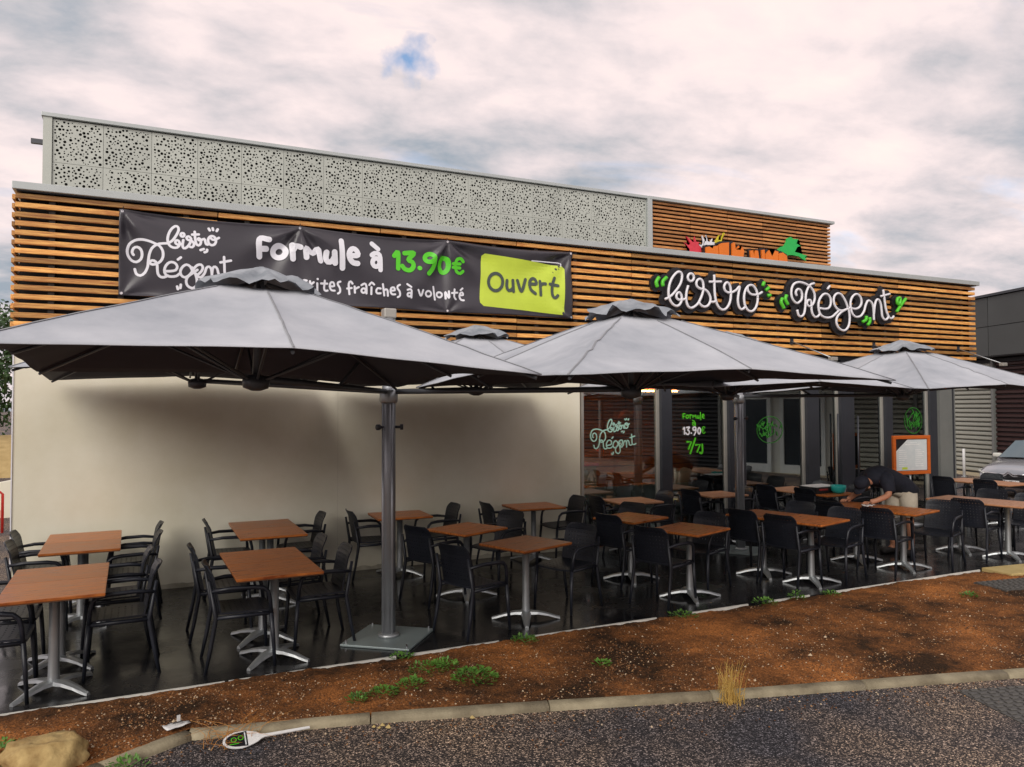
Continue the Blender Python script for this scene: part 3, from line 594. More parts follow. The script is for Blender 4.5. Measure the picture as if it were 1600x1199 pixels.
FRITES=[[(3.109,3.653),(3.109,3.754),(3.154,3.757)],[(3.109,3.708),(3.145,3.71)],[(3.194,3.75),(3.199,3.654)],[(3.199,3.704),(3.239,3.739)],[(3.285,3.729),(3.288,3.632)],[(3.288,3.784),(3.29,3.784)],[(3.385,3.772),(3.376,3.67),(3.395,3.643),(3.422,3.649)],[(3.335,3.732),(3.417,3.737)],[(3.459,3.707),(3.51,3.715),(3.496,3.761),(3.463,3.754),(3.45,3.702),(3.473,3.657),(3.515,3.655)],[(3.589,3.777),(3.561,3.765),(3.556,3.737),(3.584,3.692),(3.584,3.641),(3.557,3.62)],[(3.744,3.759),(3.72,3.786),(3.697,3.756),(3.706,3.62)],[(3.678,3.693),(3.734,3.702)],[(3.772,3.723),(3.777,3.643)],[(3.777,3.69),(3.825,3.717)],[(3.859,3.744),(3.897,3.766),(3.921,3.739),(3.926,3.64)],[(3.915,3.677),(3.911,3.662),(3.901,3.651),(3.888,3.647),(3.874,3.65),(3.865,3.659),(3.861,3.673),(3.865,3.688),(3.874,3.699),(3.888,3.704),(3.901,3.701),(3.911,3.691),(3.915,3.677)],[(3.989,3.724),(3.989,3.634)],[(3.96,3.751),(3.989,3.786),(4.022,3.76)],[(4.11,3.713),(4.071,3.715),(4.052,3.681),(4.066,3.648),(4.11,3.651)],[(4.139,3.772),(4.159,3.625)],[(4.154,3.687),(4.183,3.708),(4.203,3.69),(4.208,3.623)],[(4.247,3.693),(4.302,3.701),(4.287,3.738),(4.252,3.727),(4.243,3.678),(4.267,3.646),(4.307,3.648)],[(4.371,3.778),(4.342,3.761),(4.337,3.727),(4.367,3.69),(4.372,3.633),(4.342,3.612)],[(4.472,3.794),(4.527,3.759)],[(4.477,3.717),(4.512,3.728),(4.532,3.71),(4.532,3.618)],[(4.527,3.656),(4.524,3.644),(4.515,3.635),(4.502,3.631),(4.489,3.633),(4.48,3.641),(4.477,3.653),(4.48,3.666),(4.489,3.675),(4.502,3.679),(4.515,3.677),(4.524,3.668),(4.527,3.656)],[(4.629,3.726),(4.669,3.65),(4.7,3.73)],[(4.822,3.689),(4.818,3.672),(4.806,3.659),(4.79,3.65),(4.771,3.649),(4.755,3.656),(4.743,3.668),(4.739,3.684),(4.743,3.7),(4.755,3.714),(4.771,3.722),(4.79,3.723),(4.806,3.717),(4.818,3.705),(4.822,3.689)],[(4.86,3.79),(4.876,3.613)],[(4.989,3.689),(4.985,3.673),(4.974,3.66),(4.958,3.652),(4.94,3.651),(4.924,3.657),(4.913,3.669),(4.909,3.684),(4.913,3.7),(4.924,3.713),(4.94,3.721),(4.958,3.722),(4.974,3.716),(4.985,3.704),(4.989,3.689)],[(5.038,3.637),(5.033,3.731),(5.08,3.645),(5.08,3.739)],[(5.16,3.769),(5.155,3.669),(5.181,3.635)],[(5.123,3.717),(5.203,3.727)],[(5.24,3.694),(5.294,3.702),(5.278,3.736),(5.245,3.719),(5.235,3.674),(5.261,3.63),(5.299,3.627)],[(5.251,3.765),(5.283,3.792)]]
OUVERT=[[(5.897,3.923),(5.892,3.884),(5.876,3.849),(5.851,3.82),(5.819,3.8),(5.785,3.792),(5.751,3.796),(5.72,3.812),(5.695,3.837),(5.68,3.87),(5.674,3.908),(5.68,3.946),(5.696,3.982),(5.72,4.01),(5.751,4.03),(5.786,4.039),(5.82,4.035),(5.851,4.02),(5.876,3.994),(5.892,3.961),(5.897,3.923)],[(5.966,3.95),(5.961,3.863),(5.986,3.809),(6.036,3.822),(6.062,3.86)],[(6.057,3.957),(6.065,3.8)],[(6.129,3.961),(6.189,3.808),(6.257,3.984)],[(6.335,3.924),(6.431,3.931),(6.413,3.995),(6.372,4.006),(6.33,3.966),(6.322,3.895),(6.345,3.832),(6.407,3.787)],[(6.492,3.972),(6.496,3.771)],[(6.497,3.907),(6.529,3.937),(6.581,3.94)],[(6.731,4.035),(6.698,3.939),(6.687,3.825),(6.703,3.76),(6.74,3.743),(6.778,3.778)],[(6.656,3.941),(6.784,3.925)]]
CARD=[[(5.618,4.305),(6.212,4.264),(6.856,4.22),(6.902,4.181),(6.884,3.528),(6.851,3.493),(6.209,3.536),(5.597,3.564),(5.543,3.61),(5.538,3.664),(5.554,3.954),(5.571,4.272)]]
CARD_LINE=[[(6.357,4.26),(6.813,4.267),(6.844,4.252),(6.843,4.216)]]
SEVEN=[[(9.358,1.56),(9.446,1.558),(9.386,1.446)],[(9.525,1.611),(9.419,1.371)],[(9.534,1.505),(9.623,1.511),(9.562,1.394)],[(9.668,1.509),(9.671,1.407),(9.651,1.364),(9.616,1.377)]]
JUMP_POLYS={'red':[(10.199,5.149),(10.298,5.098),(10.344,5.132),(10.246,5.264),(10.36,5.193),(10.391,5.166),(10.428,5.184),(10.438,5.274),(10.474,5.181),(10.539,5.179),(10.52,5.133),(10.584,5.094),(10.591,4.915),(10.304,4.892),(10.316,5.033),(10.27,5.074)],'white':[(10.52,5.133),(10.603,5.125),(10.632,5.172),(10.606,5.312),(10.67,5.206),(10.698,5.208),(10.7,5.328),(10.732,5.211),(10.782,5.201),(10.85,5.275),(10.83,5.205),(10.896,5.211),(10.886,5.157),(10.79,5.112),(10.602,5.073)],'yellow':[(10.896,5.196),(10.915,5.243),(10.993,5.348),(11.022,5.343),(10.973,5.248),(11.04,5.269),(11.109,5.405),(11.134,5.399),(11.059,5.256),(11.068,5.211),(11.174,5.236),(11.135,5.195),(10.943,5.162)],'n':[(10.621,5.074),(10.696,5.096),(10.79,5.059),(10.828,5.115),(10.904,5.129),(10.923,4.882),(10.628,4.888)],'e':[(10.92,5.145),(11.0,5.187),(11.17,5.213),(11.164,4.886),(10.942,4.884)],'w':[(11.241,5.204),(11.309,5.225),(11.33,5.097),(11.406,5.173),(11.444,5.092),(11.484,5.164),(11.538,5.084),(11.499,4.867),(11.236,4.877)],'j':[(11.685,5.104),(11.761,5.115),(11.779,5.004),(11.821,5.121),(11.881,5.116),(11.921,4.868),(11.706,4.875)],'u':[(11.972,5.14),(12.047,5.151),(12.054,4.863),(11.977,4.873)],'m':[(12.072,5.067),(12.165,5.153),(12.235,5.041),(12.309,5.157),(12.398,5.141),(12.392,4.858),(12.068,4.864)],'p':[(12.412,5.111),(12.516,5.135),(12.619,5.08),(12.653,4.846),(12.407,4.859)],'green':[(12.413,5.174),(12.539,5.263),(12.624,5.287),(12.688,5.372),(12.711,5.445),(12.807,5.486),(12.87,5.452),(13.02,5.457),(12.965,5.412),(13.029,5.402),(12.954,5.371),(13.071,5.326),(12.984,5.302),(13.059,5.276),(12.962,5.244),(13.047,5.227),(12.907,5.196),(13.111,5.168),(13.24,5.147),(13.185,5.118),(13.239,5.099),(13.185,5.086),(13.216,5.04),(13.109,5.072),(13.023,5.113),(12.853,5.128),(12.725,5.118),(12.682,5.054),(12.651,5.059),(12.62,5.096),(12.516,5.135),(12.433,5.128)]}
BOX_LOGO=[7.511,8.346,1.394,1.955]
BOX_FORMULE=[9.28,9.712,1.922,2.041]
BOX_A=[9.467,9.531,1.819,1.914]
BOX_PRICE=[9.283,9.635,1.671,1.802]
BOX_EURO=[9.65,9.732,1.695,1.802]

def flat(y): return lambda x, z: y
# banner
BX0, BX1, BZ0, BZ1 = 1.03, 7.04, 3.445, 4.445
GROM = [(1.06, 1), (3.07, 1), (5.06, 1), (7.01, 1)]
def wrinkle(x, z):
    u = (BZ1-z)/(BZ1-BZ0); w = 0
    for gx, _ in GROM:
        dx, dz = x-gx, BZ1-.02-z; r = math.hypot(dx, dz)+1e-4; th = math.atan2(dx, dz)
        fall = math.exp(-r/.75)*min(1, r/.22)
        w += .050*fall*(math.cos(5.0*th+gx*2)+.6*math.cos(9*th+gx))
        dzb = z-BZ0; rb = math.hypot(dx, dzb)+1e-4; thb = math.atan2(dx, dzb)
        w += .020*math.exp(-rb/.5)*min(1, rb/.10)*math.cos(6*thb+gx)
    w += .020*math.sin(2.6*x+4.2*z)*math.sin(PI*u) + .010*mnoise.noise((x*1.7, z*2.6, 4))
    edge = min(1, min(u, 1-u)/.05+.35)
    return -.196 - w*edge*.95
bn = thing('banner', 'long black vinyl banner with white and green lettering tied across the slat fascia', 'banner')
bm_ = MB(); nx_, nz_ = 260, 56
def sagz(x, z):
    """hem sags between the eyelets"""
    s = 0
    for (a, _), (b, _) in zip(GROM, GROM[1:]):
        if a <= x <= b: s = .035*math.sin(PI*(x-a)/(b-a))
    t = (z-BZ0)/(BZ1-BZ0); return z - s*max(0, t-.85)/.15 + s*.5*max(0, .15-t)/.15
for i in range(nx_+1):
    x = BX0+(BX1-BX0)*i/nx_
    for j in range(nz_+1): z = BZ0+(BZ1-BZ0)*j/nz_; bm_.v.append((x, wrinkle(x, z), sagz(x, z)))
for i in range(nx_):
    for j in range(nz_): a = i*(nz_+1)+j; bm_.f.append((a, a+nz_+1, a+nz_+2, a+1))
bo = bm_.build('cloth', 'banner_cloth', bn, True); sm = bo.modifiers.new('s', 'SOLIDIFY'); sm.thickness = .002; sm.offset = 1
def print_strokes(name, strokes, w, mat, parent, fn, base, sharp=(), thick=0, step=.02):
    mb = MB()
    for i, s in enumerate(strokes): ribbon(mb, s, w, fn, base+.0004*(i % 5), i in sharp, thick, step)
    return mb.build(name, mat, parent)
print_strokes('logo_lettering', LOGO, .030, 'print_white', bn, wrinkle, .005)
print_strokes('headline_lettering', FORMULE, .070, 'print_white', bn, wrinkle, .012, step=.02)
print_strokes('headline_accent_letter', A_GRAVE, .062, 'print_white', bn, wrinkle, .010)
print_strokes('price_lettering', PRICE, .062, 'print_green', bn, wrinkle, .010)
print_strokes('euro_lettering', EURO, .044, 'print_green', bn, wrinkle, .008)
for a, b in ((0, 10), (10, 23), (23, 26), (26, 35)): print_strokes('small_lettering', FRITES[a:b], .027, 'print_white', bn, wrinkle, .005)
# printed lime card, dense grid so that it follows the folds
def fill_poly(poly, fn, base, step=.05):
    bm = bmesh.new(); vs_ = [bm.verts.new((x, 0, z)) for x, z in poly]; f = bm.faces.new(vs_); bmesh.ops.triangulate(bm, faces=[f])
    for ax, lo, hi in ((0, min(p[0] for p in poly), max(p[0] for p in poly)), (2, min(p[1] for p in poly), max(p[1] for p in poly))):
        t = lo+step
        while t < hi:
            co = [0, 0, 0]; no = [0, 0, 0]; co[ax] = t; no[ax] = 1
            bmesh.ops.bisect_plane(bm, geom=bm.verts[:]+bm.edges[:]+bm.faces[:], plane_co=co, plane_no=no); t += step
    for v in bm.verts: v.co.y = fn(v.co.x, v.co.z)-base
    bmesh.ops.recalc_face_normals(bm, faces=bm.faces[:]); return MB().bm(bm)
fill_poly(CARD[0], wrinkle, .004).build('card', 'print_lime', bn)
print_strokes('card_outline', CARD_LINE, .016, 'print_white', bn, wrinkle, .003, sharp=(0,))
print_strokes('card_lettering', OUVERT, .046, 'print_dark', bn, wrinkle, .012)
for gx, _ in GROM:
    for z in (BZ1-.025, BZ0+.025):
        MB().tube([(gx, wrinkle(gx, z)-.006, z), (gx, wrinkle(gx, z)-.002, z)], .016, 10).build('eyelet', 'chrome', bn)
    MB().tube([(gx, wrinkle(gx, BZ1-.02)-.008, BZ1-.025), (gx+.01, -.15, BZ1+.04)], .005, 6).build('tie', 'sign_black', bn)

# neon-look script letters on the fascia: black tray behind, white tube in front
def neon(name, label, white, green):
    t = thing(name, label, 'sign')
    tb = MB()
    for i, s in enumerate(white): ribbon(tb, s, .165, flat(-.185), .0006*(i % 7), False, .05)
    for i, s in enumerate(green): ribbon(tb, s, .13, flat(-.184), .0006*(i % 7), False, .05)
    tb.build('backing_tray', 'sign_black', t)
    for s in white:
        MB().tube([(p.x, -.245, p.y) for p in smooth_pts(s, .02)], .021, 8).build('letter_stroke', 'neon_white', t, True)
    for s in green:
        MB().tube([(p.x, -.245, p.y) for p in smooth_pts(s, .02)], .030, 8, flat=1).build('accent_mark', 'neon_green', t, True)
    for s in white[:6]:
        p = s[len(s)//2]; MB().tube([(p[0], -.10, p[1]), (p[0], -.185, p[1])], .012, 6).build('fixing', 'frame_dark', t)
neon('script_sign', 'white tubular script letters reading bistro with green flicks on timber slats', NEON_BISTRO, NEON_BISTRO_GREEN)
neon('script_sign', 'white tubular script letters reading Régent with green leaf on timber slats', NEON_REGENT, NEON_REGENT_GREEN)

# roof sign behind the coping
rs = thing('roof_sign', 'orange cut-out block letters with colour splashes and green figure behind the coping', 'sign')
def grow(poly, d):
    cx = sum(p[0] for p in poly)/len(poly); cz = sum(p[1] for p in poly)/len(poly)
    return [(p[0]+d*(1 if p[0] > cx else -1), p[1]+d*(1 if p[1] > cz else -1)) for p in poly]
for k, m_, y in (('red', 'jump_red', 1.17), ('white', 'print_white', 1.16), ('yellow', 'jump_yellow', 1.15), ('green', 'jump_green', 1.16)):
    MB().prism(JUMP_POLYS[k], y, y+.03).build({'green': 'green_figure'}.get(k, k+'_splash'), m_, rs)
for k in 'newjump':
    MB().prism(grow(JUMP_POLYS[k], .035), 1.11, 1.145).build('letter_outline', 'sign_black', rs)  # black outline plate behind each letter
    MB().prism(JUMP_POLYS[k], 1.08, 1.11).build('letter', 'jump_orange', rs)

# lettering stuck on the glass
vl = thing('window_lettering', 'pale green script logo stuck on the first window pane beside the white wall', 'lettering')
print_strokes('script_logo', remap(LOGO, BOX_LOGO), .020, 'window_print', vl, flat(GY-.008), .002, step=.012)
v2 = thing('window_lettering', 'green and white price lettering stuck on the second window pane', 'lettering')
print_strokes('offer_word', remap(FORMULE, BOX_FORMULE), .018, 'print_green', v2, flat(GY-.008), .002, step=.012)
print_strokes('offer_letter', remap(A_GRAVE, BOX_A), .014, 'print_green', v2, flat(GY-.008), .002, step=.012)
print_strokes('offer_price', remap(PRICE, BOX_PRICE), .026, 'print_white', v2, flat(GY-.008), .002, step=.012)
print_strokes('offer_euro', remap(EURO, BOX_EURO), .014, 'print_green', v2, flat(GY-.008), .002, step=.012)
print_strokes('offer_days', SEVEN, .034, 'print_green', v2, flat(GY-.008), .002, step=.012, sharp=(0, 1, 2))

for x0_, x1_, z0_, z1_, lab in ((10.86, 11.45, 1.50, 1.96, 'round green leaf sticker on the third window pane'), (14.60, 15.10, 1.60, 2.10, 'round green leaf sticker on the pane above the menu board')):
    st_ = thing('window_sticker', lab, 'sticker', (0, 0, 0), 0, 'green stickers on the glass'); cx_, cz_ = (x0_+x1_)/2, (z0_+z1_)/2; rx_, rz_ = (x1_-x0_)/2, (z1_-z0_)/2
    print_strokes('ring', [[(cx_+rx_*math.cos(2*PI*i/28), cz_+rz_*math.sin(2*PI*i/28)) for i in range(29)]], .012, 'sticker_green', st_, flat(GY-.008), .002)
    rnd = random.Random(int(x0_*7)); lv = []
    for i in range(34):
        a = rnd.random()*6.28; r = rnd.random()**.5*.85; px_, pz_ = cx_+rx_*r*math.cos(a), cz_-.02+rz_*.75*r*math.sin(a); d = rnd.uniform(-1.2, 1.2)+PI/2; L_ = rnd.uniform(.05, .14)
        lv.append([(px_, pz_), (px_+math.cos(d)*L_*.5+.01, pz_+math.sin(d)*L_*.5), (px_+math.cos(d)*L_, pz_+math.sin(d)*L_*.9)])
    print_strokes('leaf_print', lv, .018, 'sticker_green', st_, flat(GY-.008), .003, step=.03)
# arm spotlights on the fascia
for xx, lab in ((11.46, 'thin arm spotlight on the fascia under the letter b of the sign'), (13.5, 'thin arm spotlight on the fascia behind the far parasol top'), (15.90, 'thin arm spotlight at the right end of the slat fascia')):
    t = thing('arm_spotlight', lab, 'spotlight', (xx, -.135, 3.26), 0, 'spotlights on the fascia')
    MB().box(-.03, .03, -.02, .02, -.05, .05).build('bracket', 'frame_dark', t)
    MB().tube([(0, -.02, 0), (0, -.86, -.33)], .011, 8).build('arm', 'alu', t, True)
    MB().bevel_box(-.07, .07, -.93, -.85, -.38, -.32, .008).build('lamp_head', 'frame_light', t)

# ---------------------------------------------------------------- parasols
ZC, ZM, ZA = 2.335, 2.40, 2.99
def canopy_mesh(L, seed):
    h = L/2; n = 96; m_ = 14; rv = .30; mb = MB(); sd_ = seed*13.7
    for i in range(n):
        a = 2*PI*i/n; ca, sa = math.cos(a), math.sin(a); R = h/max(abs(ca), abs(sa)); t = min(1, (math.sqrt(max(0, R*R-h*h)))/h)
        seg = (a/(PI/4)) % 1; ze = ZM+(ZC-ZM)*t
        panel = math.sin(PI*seg)
        for j in range(m_+1):
            u = j/m_; r = rv+(R-rv)*u; z = ZA-(ZA-ze)*(r/R)
            z -= .034*panel*math.sin(PI*u)*(.6+.4*u)
            z += .010*mnoise.noise((r*ca*2.2+sd_, r*sa*2.2, 1))*u + .026*math.sin(30*r+6*a+3*sd_)*max(0, mnoise.noise((r*ca*1.3+sd_, r*sa*1.3, 5)))*u*(1-u)*3
            # the rib holds a crease
            z += .010*math.exp(-(min(seg, 1-seg)/.05)**2)*math.sin(PI*u)
            mb.v.append((r*ca, r*sa, z))
    for i in range(n):
        for j in range(m_):
            a = i*(m_+1)+j; b = ((i+1) % n)*(m_+1)+j; mb.f.append((a, a+1, b+1, b))
    return mb
def vent_mesh(seed):
    n = 64; m_ = 9; mb = MB(); s = seed*5.1
    for i in range(n):
        a = 2*PI*i/n; ca, sa = math.cos(a), math.sin(a); R = (.34+.05*abs(math.cos(4*a/1))+.03*mnoise.noise((ca*2+s, sa*2, 0)))
        for j in range(m_+1):
            u = j/m_; r = .02+R*u; cz_ = ZA-.33*r; z = cz_+.065*(1-u)**.8+.008
            z += u*(.014*(1+math.sin(8*a+s))+.012*(1+math.sin(13*a+2*s+3*u))) + .06*max(0, mnoise.noise((ca*2.6+s, sa*2.6, 2+r)))*u + .035*abs(mnoise.noise((r*ca*7+s, r*sa*7, 2)))*(.5+u)
            mb.v.append((r*ca, r*sa, z))
    for i in range(n):
        for j in range(m_): a = i*(m_+1)+j; b = ((i+1) % n)*(m_+1)+j; mb.f.append((a, a+1, b+1, b))
    mb.f.append(tuple(i*(m_+1) for i in range(n)))
    return mb
def parasol(label, mast, cents, L, rz_plate):
    t = thing('multi_parasol', label, 'parasol', (mast[0], mast[1], 0), 0, 'grey terrace parasols')
    hz = 2.28
    p = MB(); p.tube([(0, 0, .02), (0, 0, 2.98)], .062, 16); p.build('mast', 'mast_metal', t, True)
    for a in range(4):
        aa = a*PI/2+.3; x, y = .060*math.cos(aa), .060*math.sin(aa)
        MB().tube([(x, y, .03), (x, y, 2.2)], .016, 6).build('mast_rail', 'mast_metal', t, True)
    MB().bevel_box(-.06, .06, -.06, .06, 2.98, 3.07, .012).build('mast_cap', 'frame_light', t)
    MB().lathe([(.10, .02), (.10, .05), (.07, .06)], 18).build('collar', 'alu', t, True)
    pl = MB().bevel_box(-.33, .33, -.33, .33, 0.001, .022, .006).build('base_plate', 'base_plate', t); pl.rotation_euler = (0, 0, rz_plate)
    for sx in (-1, 1):
        for sy in (-1, 1):
            MB().lathe([(.010, 0), (.010, .025), (.006, .03)], 8, (sx*.29, sy*.29, .02)).build('bolt', 'chrome', pl)
    for sx in (-1, 1):
        k = MB(); k.tube([(sx*.055, -.02, 1.96), (sx*.10, -.04, 1.96)], .013, 8); k.tube([(sx*.10, -.04, 1.96), (sx*.125, -.05, 1.96)], .028, 10); k.build('clamp_knob', 'box_red' if False else 'frame_dark', t, True)
    br = MB().lathe([(.07, 2.18), (.085, 2.2), (.085, 2.30), (.06, 2.32)], 16).build('bracket', 'alu', t, True)
    for i, (cx, cy) in enumerate(cents):
        ox, oy = cx-mast[0], cy-mast[1]
        c = canopy_mesh(L, len(label)+i).build('canopy', 'fabric', t, True); dz_ = (.05, 0, .13, .07)[i] if len(cents) == 4 else 0; c.location = (ox-(.10 if i == 0 and len(cents) == 4 else 0), oy, dz_); c.rotation_euler = (0, math.radians(2.0) if i == 0 and len(cents) == 4 else 0, 0); c.data.materials.append(M['fabric_underside_shade'])
        for ed_ in c.data.edges:
            a_, b_ = ed_.vertices
            if a_//15 == b_//15 and (a_//15) % 12 == 0: ed_.use_edge_sharp = True
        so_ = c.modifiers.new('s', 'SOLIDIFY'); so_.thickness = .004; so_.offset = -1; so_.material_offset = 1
        v = vent_mesh(len(label)+i*3).build('vent_cap', 'vent_fabric', c, True)
        cv = c.data.vertices
        for k in range(8):
            MB().tube([cv[k*12*15+j].co+Vector((0, 0, .003)) for j in range(1, 15)], .007, 4, flat=.5).build('seam', 'seam_cloth', c)
        for k in range(8):
            a = k*PI/4; R = L/2*(math.sqrt(2) if k % 2 else 1); ze = ZC if k % 2 else ZM
            e = (math.cos(a)*R*.985, math.sin(a)*R*.985, ze-.022)
            MB().tube([(math.cos(a)*.06, math.sin(a)*.06, ZA-.05), e], [.014, .011], 6).build('rib', 'rib_metal', c)
            f = .52; mid = (e[0]*f, e[1]*f, ZA-.05+(ze-.022-ZA+.05)*f)
            MB().tube([(math.cos(a)*.06, math.sin(a)*.06, hz), mid], .010, 6).build('strut', 'rib_metal', c)
        MB().tube([(0, 0, hz-.06), (0, 0, ZA)], .026, 10).build('centre_tube', 'rib_metal', c, True)
        MB().lathe([(.03, hz-.07), (.085, hz-.05), (.09, hz), (.07, hz+.03), (.03, hz+.04)], 16).build('hub', 'rib_metal', c, True)
        ar = MB(); ar.tube([(0, 0, hz+.01), (ox*.96, oy*.96, hz+.01+dz_)], .024, 8); ar.tube([(0, 0, 2.90), (ox*.45, oy*.45, hz+.03+dz_*.45)], .014, 6); ar.build('arm', 'rib_metal', t, True)
    return t
parasol('large grey multi parasol with four square canopies on one thick mast before the white wall', (3.38, -3.075), [(2.02, -4.60), (5.06, -4.60), (1.80, -1.58), (4.90, -1.58)], 2.88, math.radians(51))
parasol('grey parasol with two canopies on a mast before the glazed front', (9.30, -1.20), [(7.75, -2.72), (10.90, -2.72)], 2.90, math.radians(40))

# ---------------------------------------------------------------- tables
TH = .765
def make_table(top='table_wood'):
    t = thing('cafe_table', '', 'table')
    tp = MB().bevel_box(-.35, .35, -.32, .32, TH-.022, TH, .004).build('table_top', top, t)
    MB().box(-.346, .346, -.316, .316, TH-.030, TH-.0225).build('underside', 'table_edge', tp)
    MB().lathe([(.046, .05), (.040, .10), (.036, .35), (.036, TH-.06), (.05, TH-.05), (.05, TH-.031)], 16).build('column', 'alu', t, True)
    MB().box(-.2, .2, -.03, .03, TH-.048, TH-.031).build('bracket', 'frame_dark', t)
    for k in range(4):
        a = k*PI/2+PI/4; f = MB(); secs = []
        for u, w, zt, zb in ((.03, .052, .080, .052), (.12, .047, .076, .054), (.22, .036, .055, .037), (.30, .026, .030, .012), (.345, .018, .018, .001)):
            secs += [(u, -w, zb), (u, w, zb), (u, w*.82, zt), (u, 0, zt+.008), (u, -w*.82, zt)]
        fs = [(i*5+j, i*5+(j+1) % 5, (i+1)*5+(j+1) % 5, (i+1)*5+j) for i in range(4) for j in range(5)] + [(4, 3, 2, 1, 0), (20, 21, 22, 23, 24)]
        c_, s_ = math.cos(a), math.sin(a)
        f.add([(x*c_-y*s_, x*s_+y*c_, z) for x, y, z in secs], fs); f.build('foot', 'alu', t)
    return t
tabA = make_table(); treeA = tree_of(tabA); tabB = make_table('table_wood_pale'); treeB = tree_of(tabB)
TABLES = [
 (.75, -.56, 1, 'A', 'brown café table by the left end of the white wall, wall-side half of its pair'),
 (.76, -1.204, 1, 'A', 'brown café table by the left end of the white wall, outer half of its pair'),
 (.70, -2.58, 1, 'A', 'orange-brown café table at the front left corner, inner half of its pair'),
 (.71, -3.224, 1, 'A', 'orange-brown café table at the front left corner, nearest the soil bed'),
 (2.59, -.52, 0, 'A', 'brown café table against the white wall behind the front double table, wall-side half'),
 (2.59, -1.163, 0, 'A', 'brown café table by the white wall behind the front double table, outer half'),
 (2.33, -2.54, 1, 'A', 'brown café table left of the thick parasol mast, inner half of its pair'),
 (2.34, -3.183, 1, 'A', 'brown café table left of the thick parasol mast, outer half nearest the soil'),
 (4.30, -.46, -3, 'A', 'brown café table against the white wall half hidden by the thick mast'),
 (4.64, -1.90, 24, 'A', 'brown café table turned cornerwise in the middle row right of the thick mast'),
 (4.82, -3.05, 20, 'A', 'brown café table turned cornerwise at the front right of the thick mast, by the soil'),
 (6.23, -.47, -3, 'A', 'brown café table against the right end of the white wall'),
 (7.80, -.58, -3, 'B', 'brown café table in front of the window with the script logo'),
 (6.80, -2.02, 18, 'A', 'brown café table in the middle row below the script logo window'),
 (6.88, -3.06, 20, 'A', 'orange-brown café table at the front edge in line with the price lettering window'),
 (9.47, -.50, 0, 'B', 'brown café table below the window with the price lettering'),
 (8.46, -2.55, 15, 'A', 'brown café table of the front pair left of the waiter, inner half'),
 (8.63, -3.17, 15, 'A', 'brown café table of the front pair left of the waiter, nearest the soil'),
 (10.36, -3.10, 13, 'A', 'brown café table the waiter wipes, half nearest the soil'),
 (10.22, -2.47, 13, 'A', 'brown café table the waiter wipes, half under his hands'),
 (11.05, -.52, 4, 'B', 'café table by the glazing left of the one carrying the turquoise bowl'),
 (11.095, -1.16, 4, 'A', 'café table carrying the tray and turquoise bowl'),
 (12.20, -2.63, 10, 'B', 'pale brown café table at the right, inner half of the pair by the beige slab'),
 (12.31, -3.262, 10, 'B', 'pale brown café table at the front right, nearest the beige slab'),
 (15.05, -.85, 0, 'B', 'pale brown café table near the grey corner column, inner half of its pair'),
 (15.05, -1.493, 0, 'B', 'pale brown café table near the corner column, outer half before the parked car'),
]
for i, (x, y, a, k, lab) in enumerate(TABLES):
    root, tr_ = (tabA, treeA) if k == 'A' else (tabB, treeB)
    if root.get('used'): dup(root, tr_, (x, y, 0), math.radians(a), lab, 'café tables on the terrace')
    else:
        root['used'] = 1; root['label'] = lab; root['group'] = 'café tables on the terrace'; root.location = (x, y, 0); root.rotation_euler = (0, 0, math.radians(a))
for o in bpy.data.objects:
    if 'used' in o: del o['used']

# ---------------------------------------------------------------- chairs
def perf_sheet(fn, nu, nv, thick, skip_border=1):
    """sheet with square holes: fn(u, v) -> (point, normal); every second cell is an opening"""
    mb = MB(); NU, NV = 2*nu+1, 2*nv+1; us = [0]; vs_ = [0]
    def lines(n, hole):
        t = [0]; cell = 1/n
        for i in range(n): t += [cell*(i+.5)-cell*hole/2, cell*(i+.5)+cell*hole/2]
        return t+[1]
    U = lines(nu, .27); V = lines(nv, .27); a = len(U); b = len(V)
    for s in (0, 1):
        for u in U:
            for v in V:
                p, n_ = fn(u, v); mb.v.append(tuple(Vector(p)+Vector(n_)*(thick*(s-.5))))
    for i in range(a-1):
        for j in range(b-1):
            hole = i % 2 == 1 and j % 2 == 1 and 1 < i < a-3+1 and 1 < j < b-2
            q = (i*b+j, (i+1)*b+j, (i+1)*b+j+1, i*b+j+1)
            if not hole: mb.f.append(q); mb.f.append(tuple(a*b+k for k in reversed(q)))
            else:
                for k in range(4): mb.f.append((q[k], q[(k+1) % 4], q[(k+1) % 4]+a*b, q[k]+a*b)[::-1])
    for i in range(a-1): mb.f.append((i*b, i*b+a*b, (i+1)*b+a*b, (i+1)*b)); mb.f.append((i*b+b-1, (i+1)*b+b-1, (i+1)*b+b-1+a*b, i*b+b-1+a*b))
    for j in range(b-1): mb.f.append((j, j+1, j+1+a*b, j+a*b)); mb.f.append(((a-1)*b+j, (a-1)*b+j+a*b, (a-1)*b+j+1+a*b, (a-1)*b+j+1))
    return mb
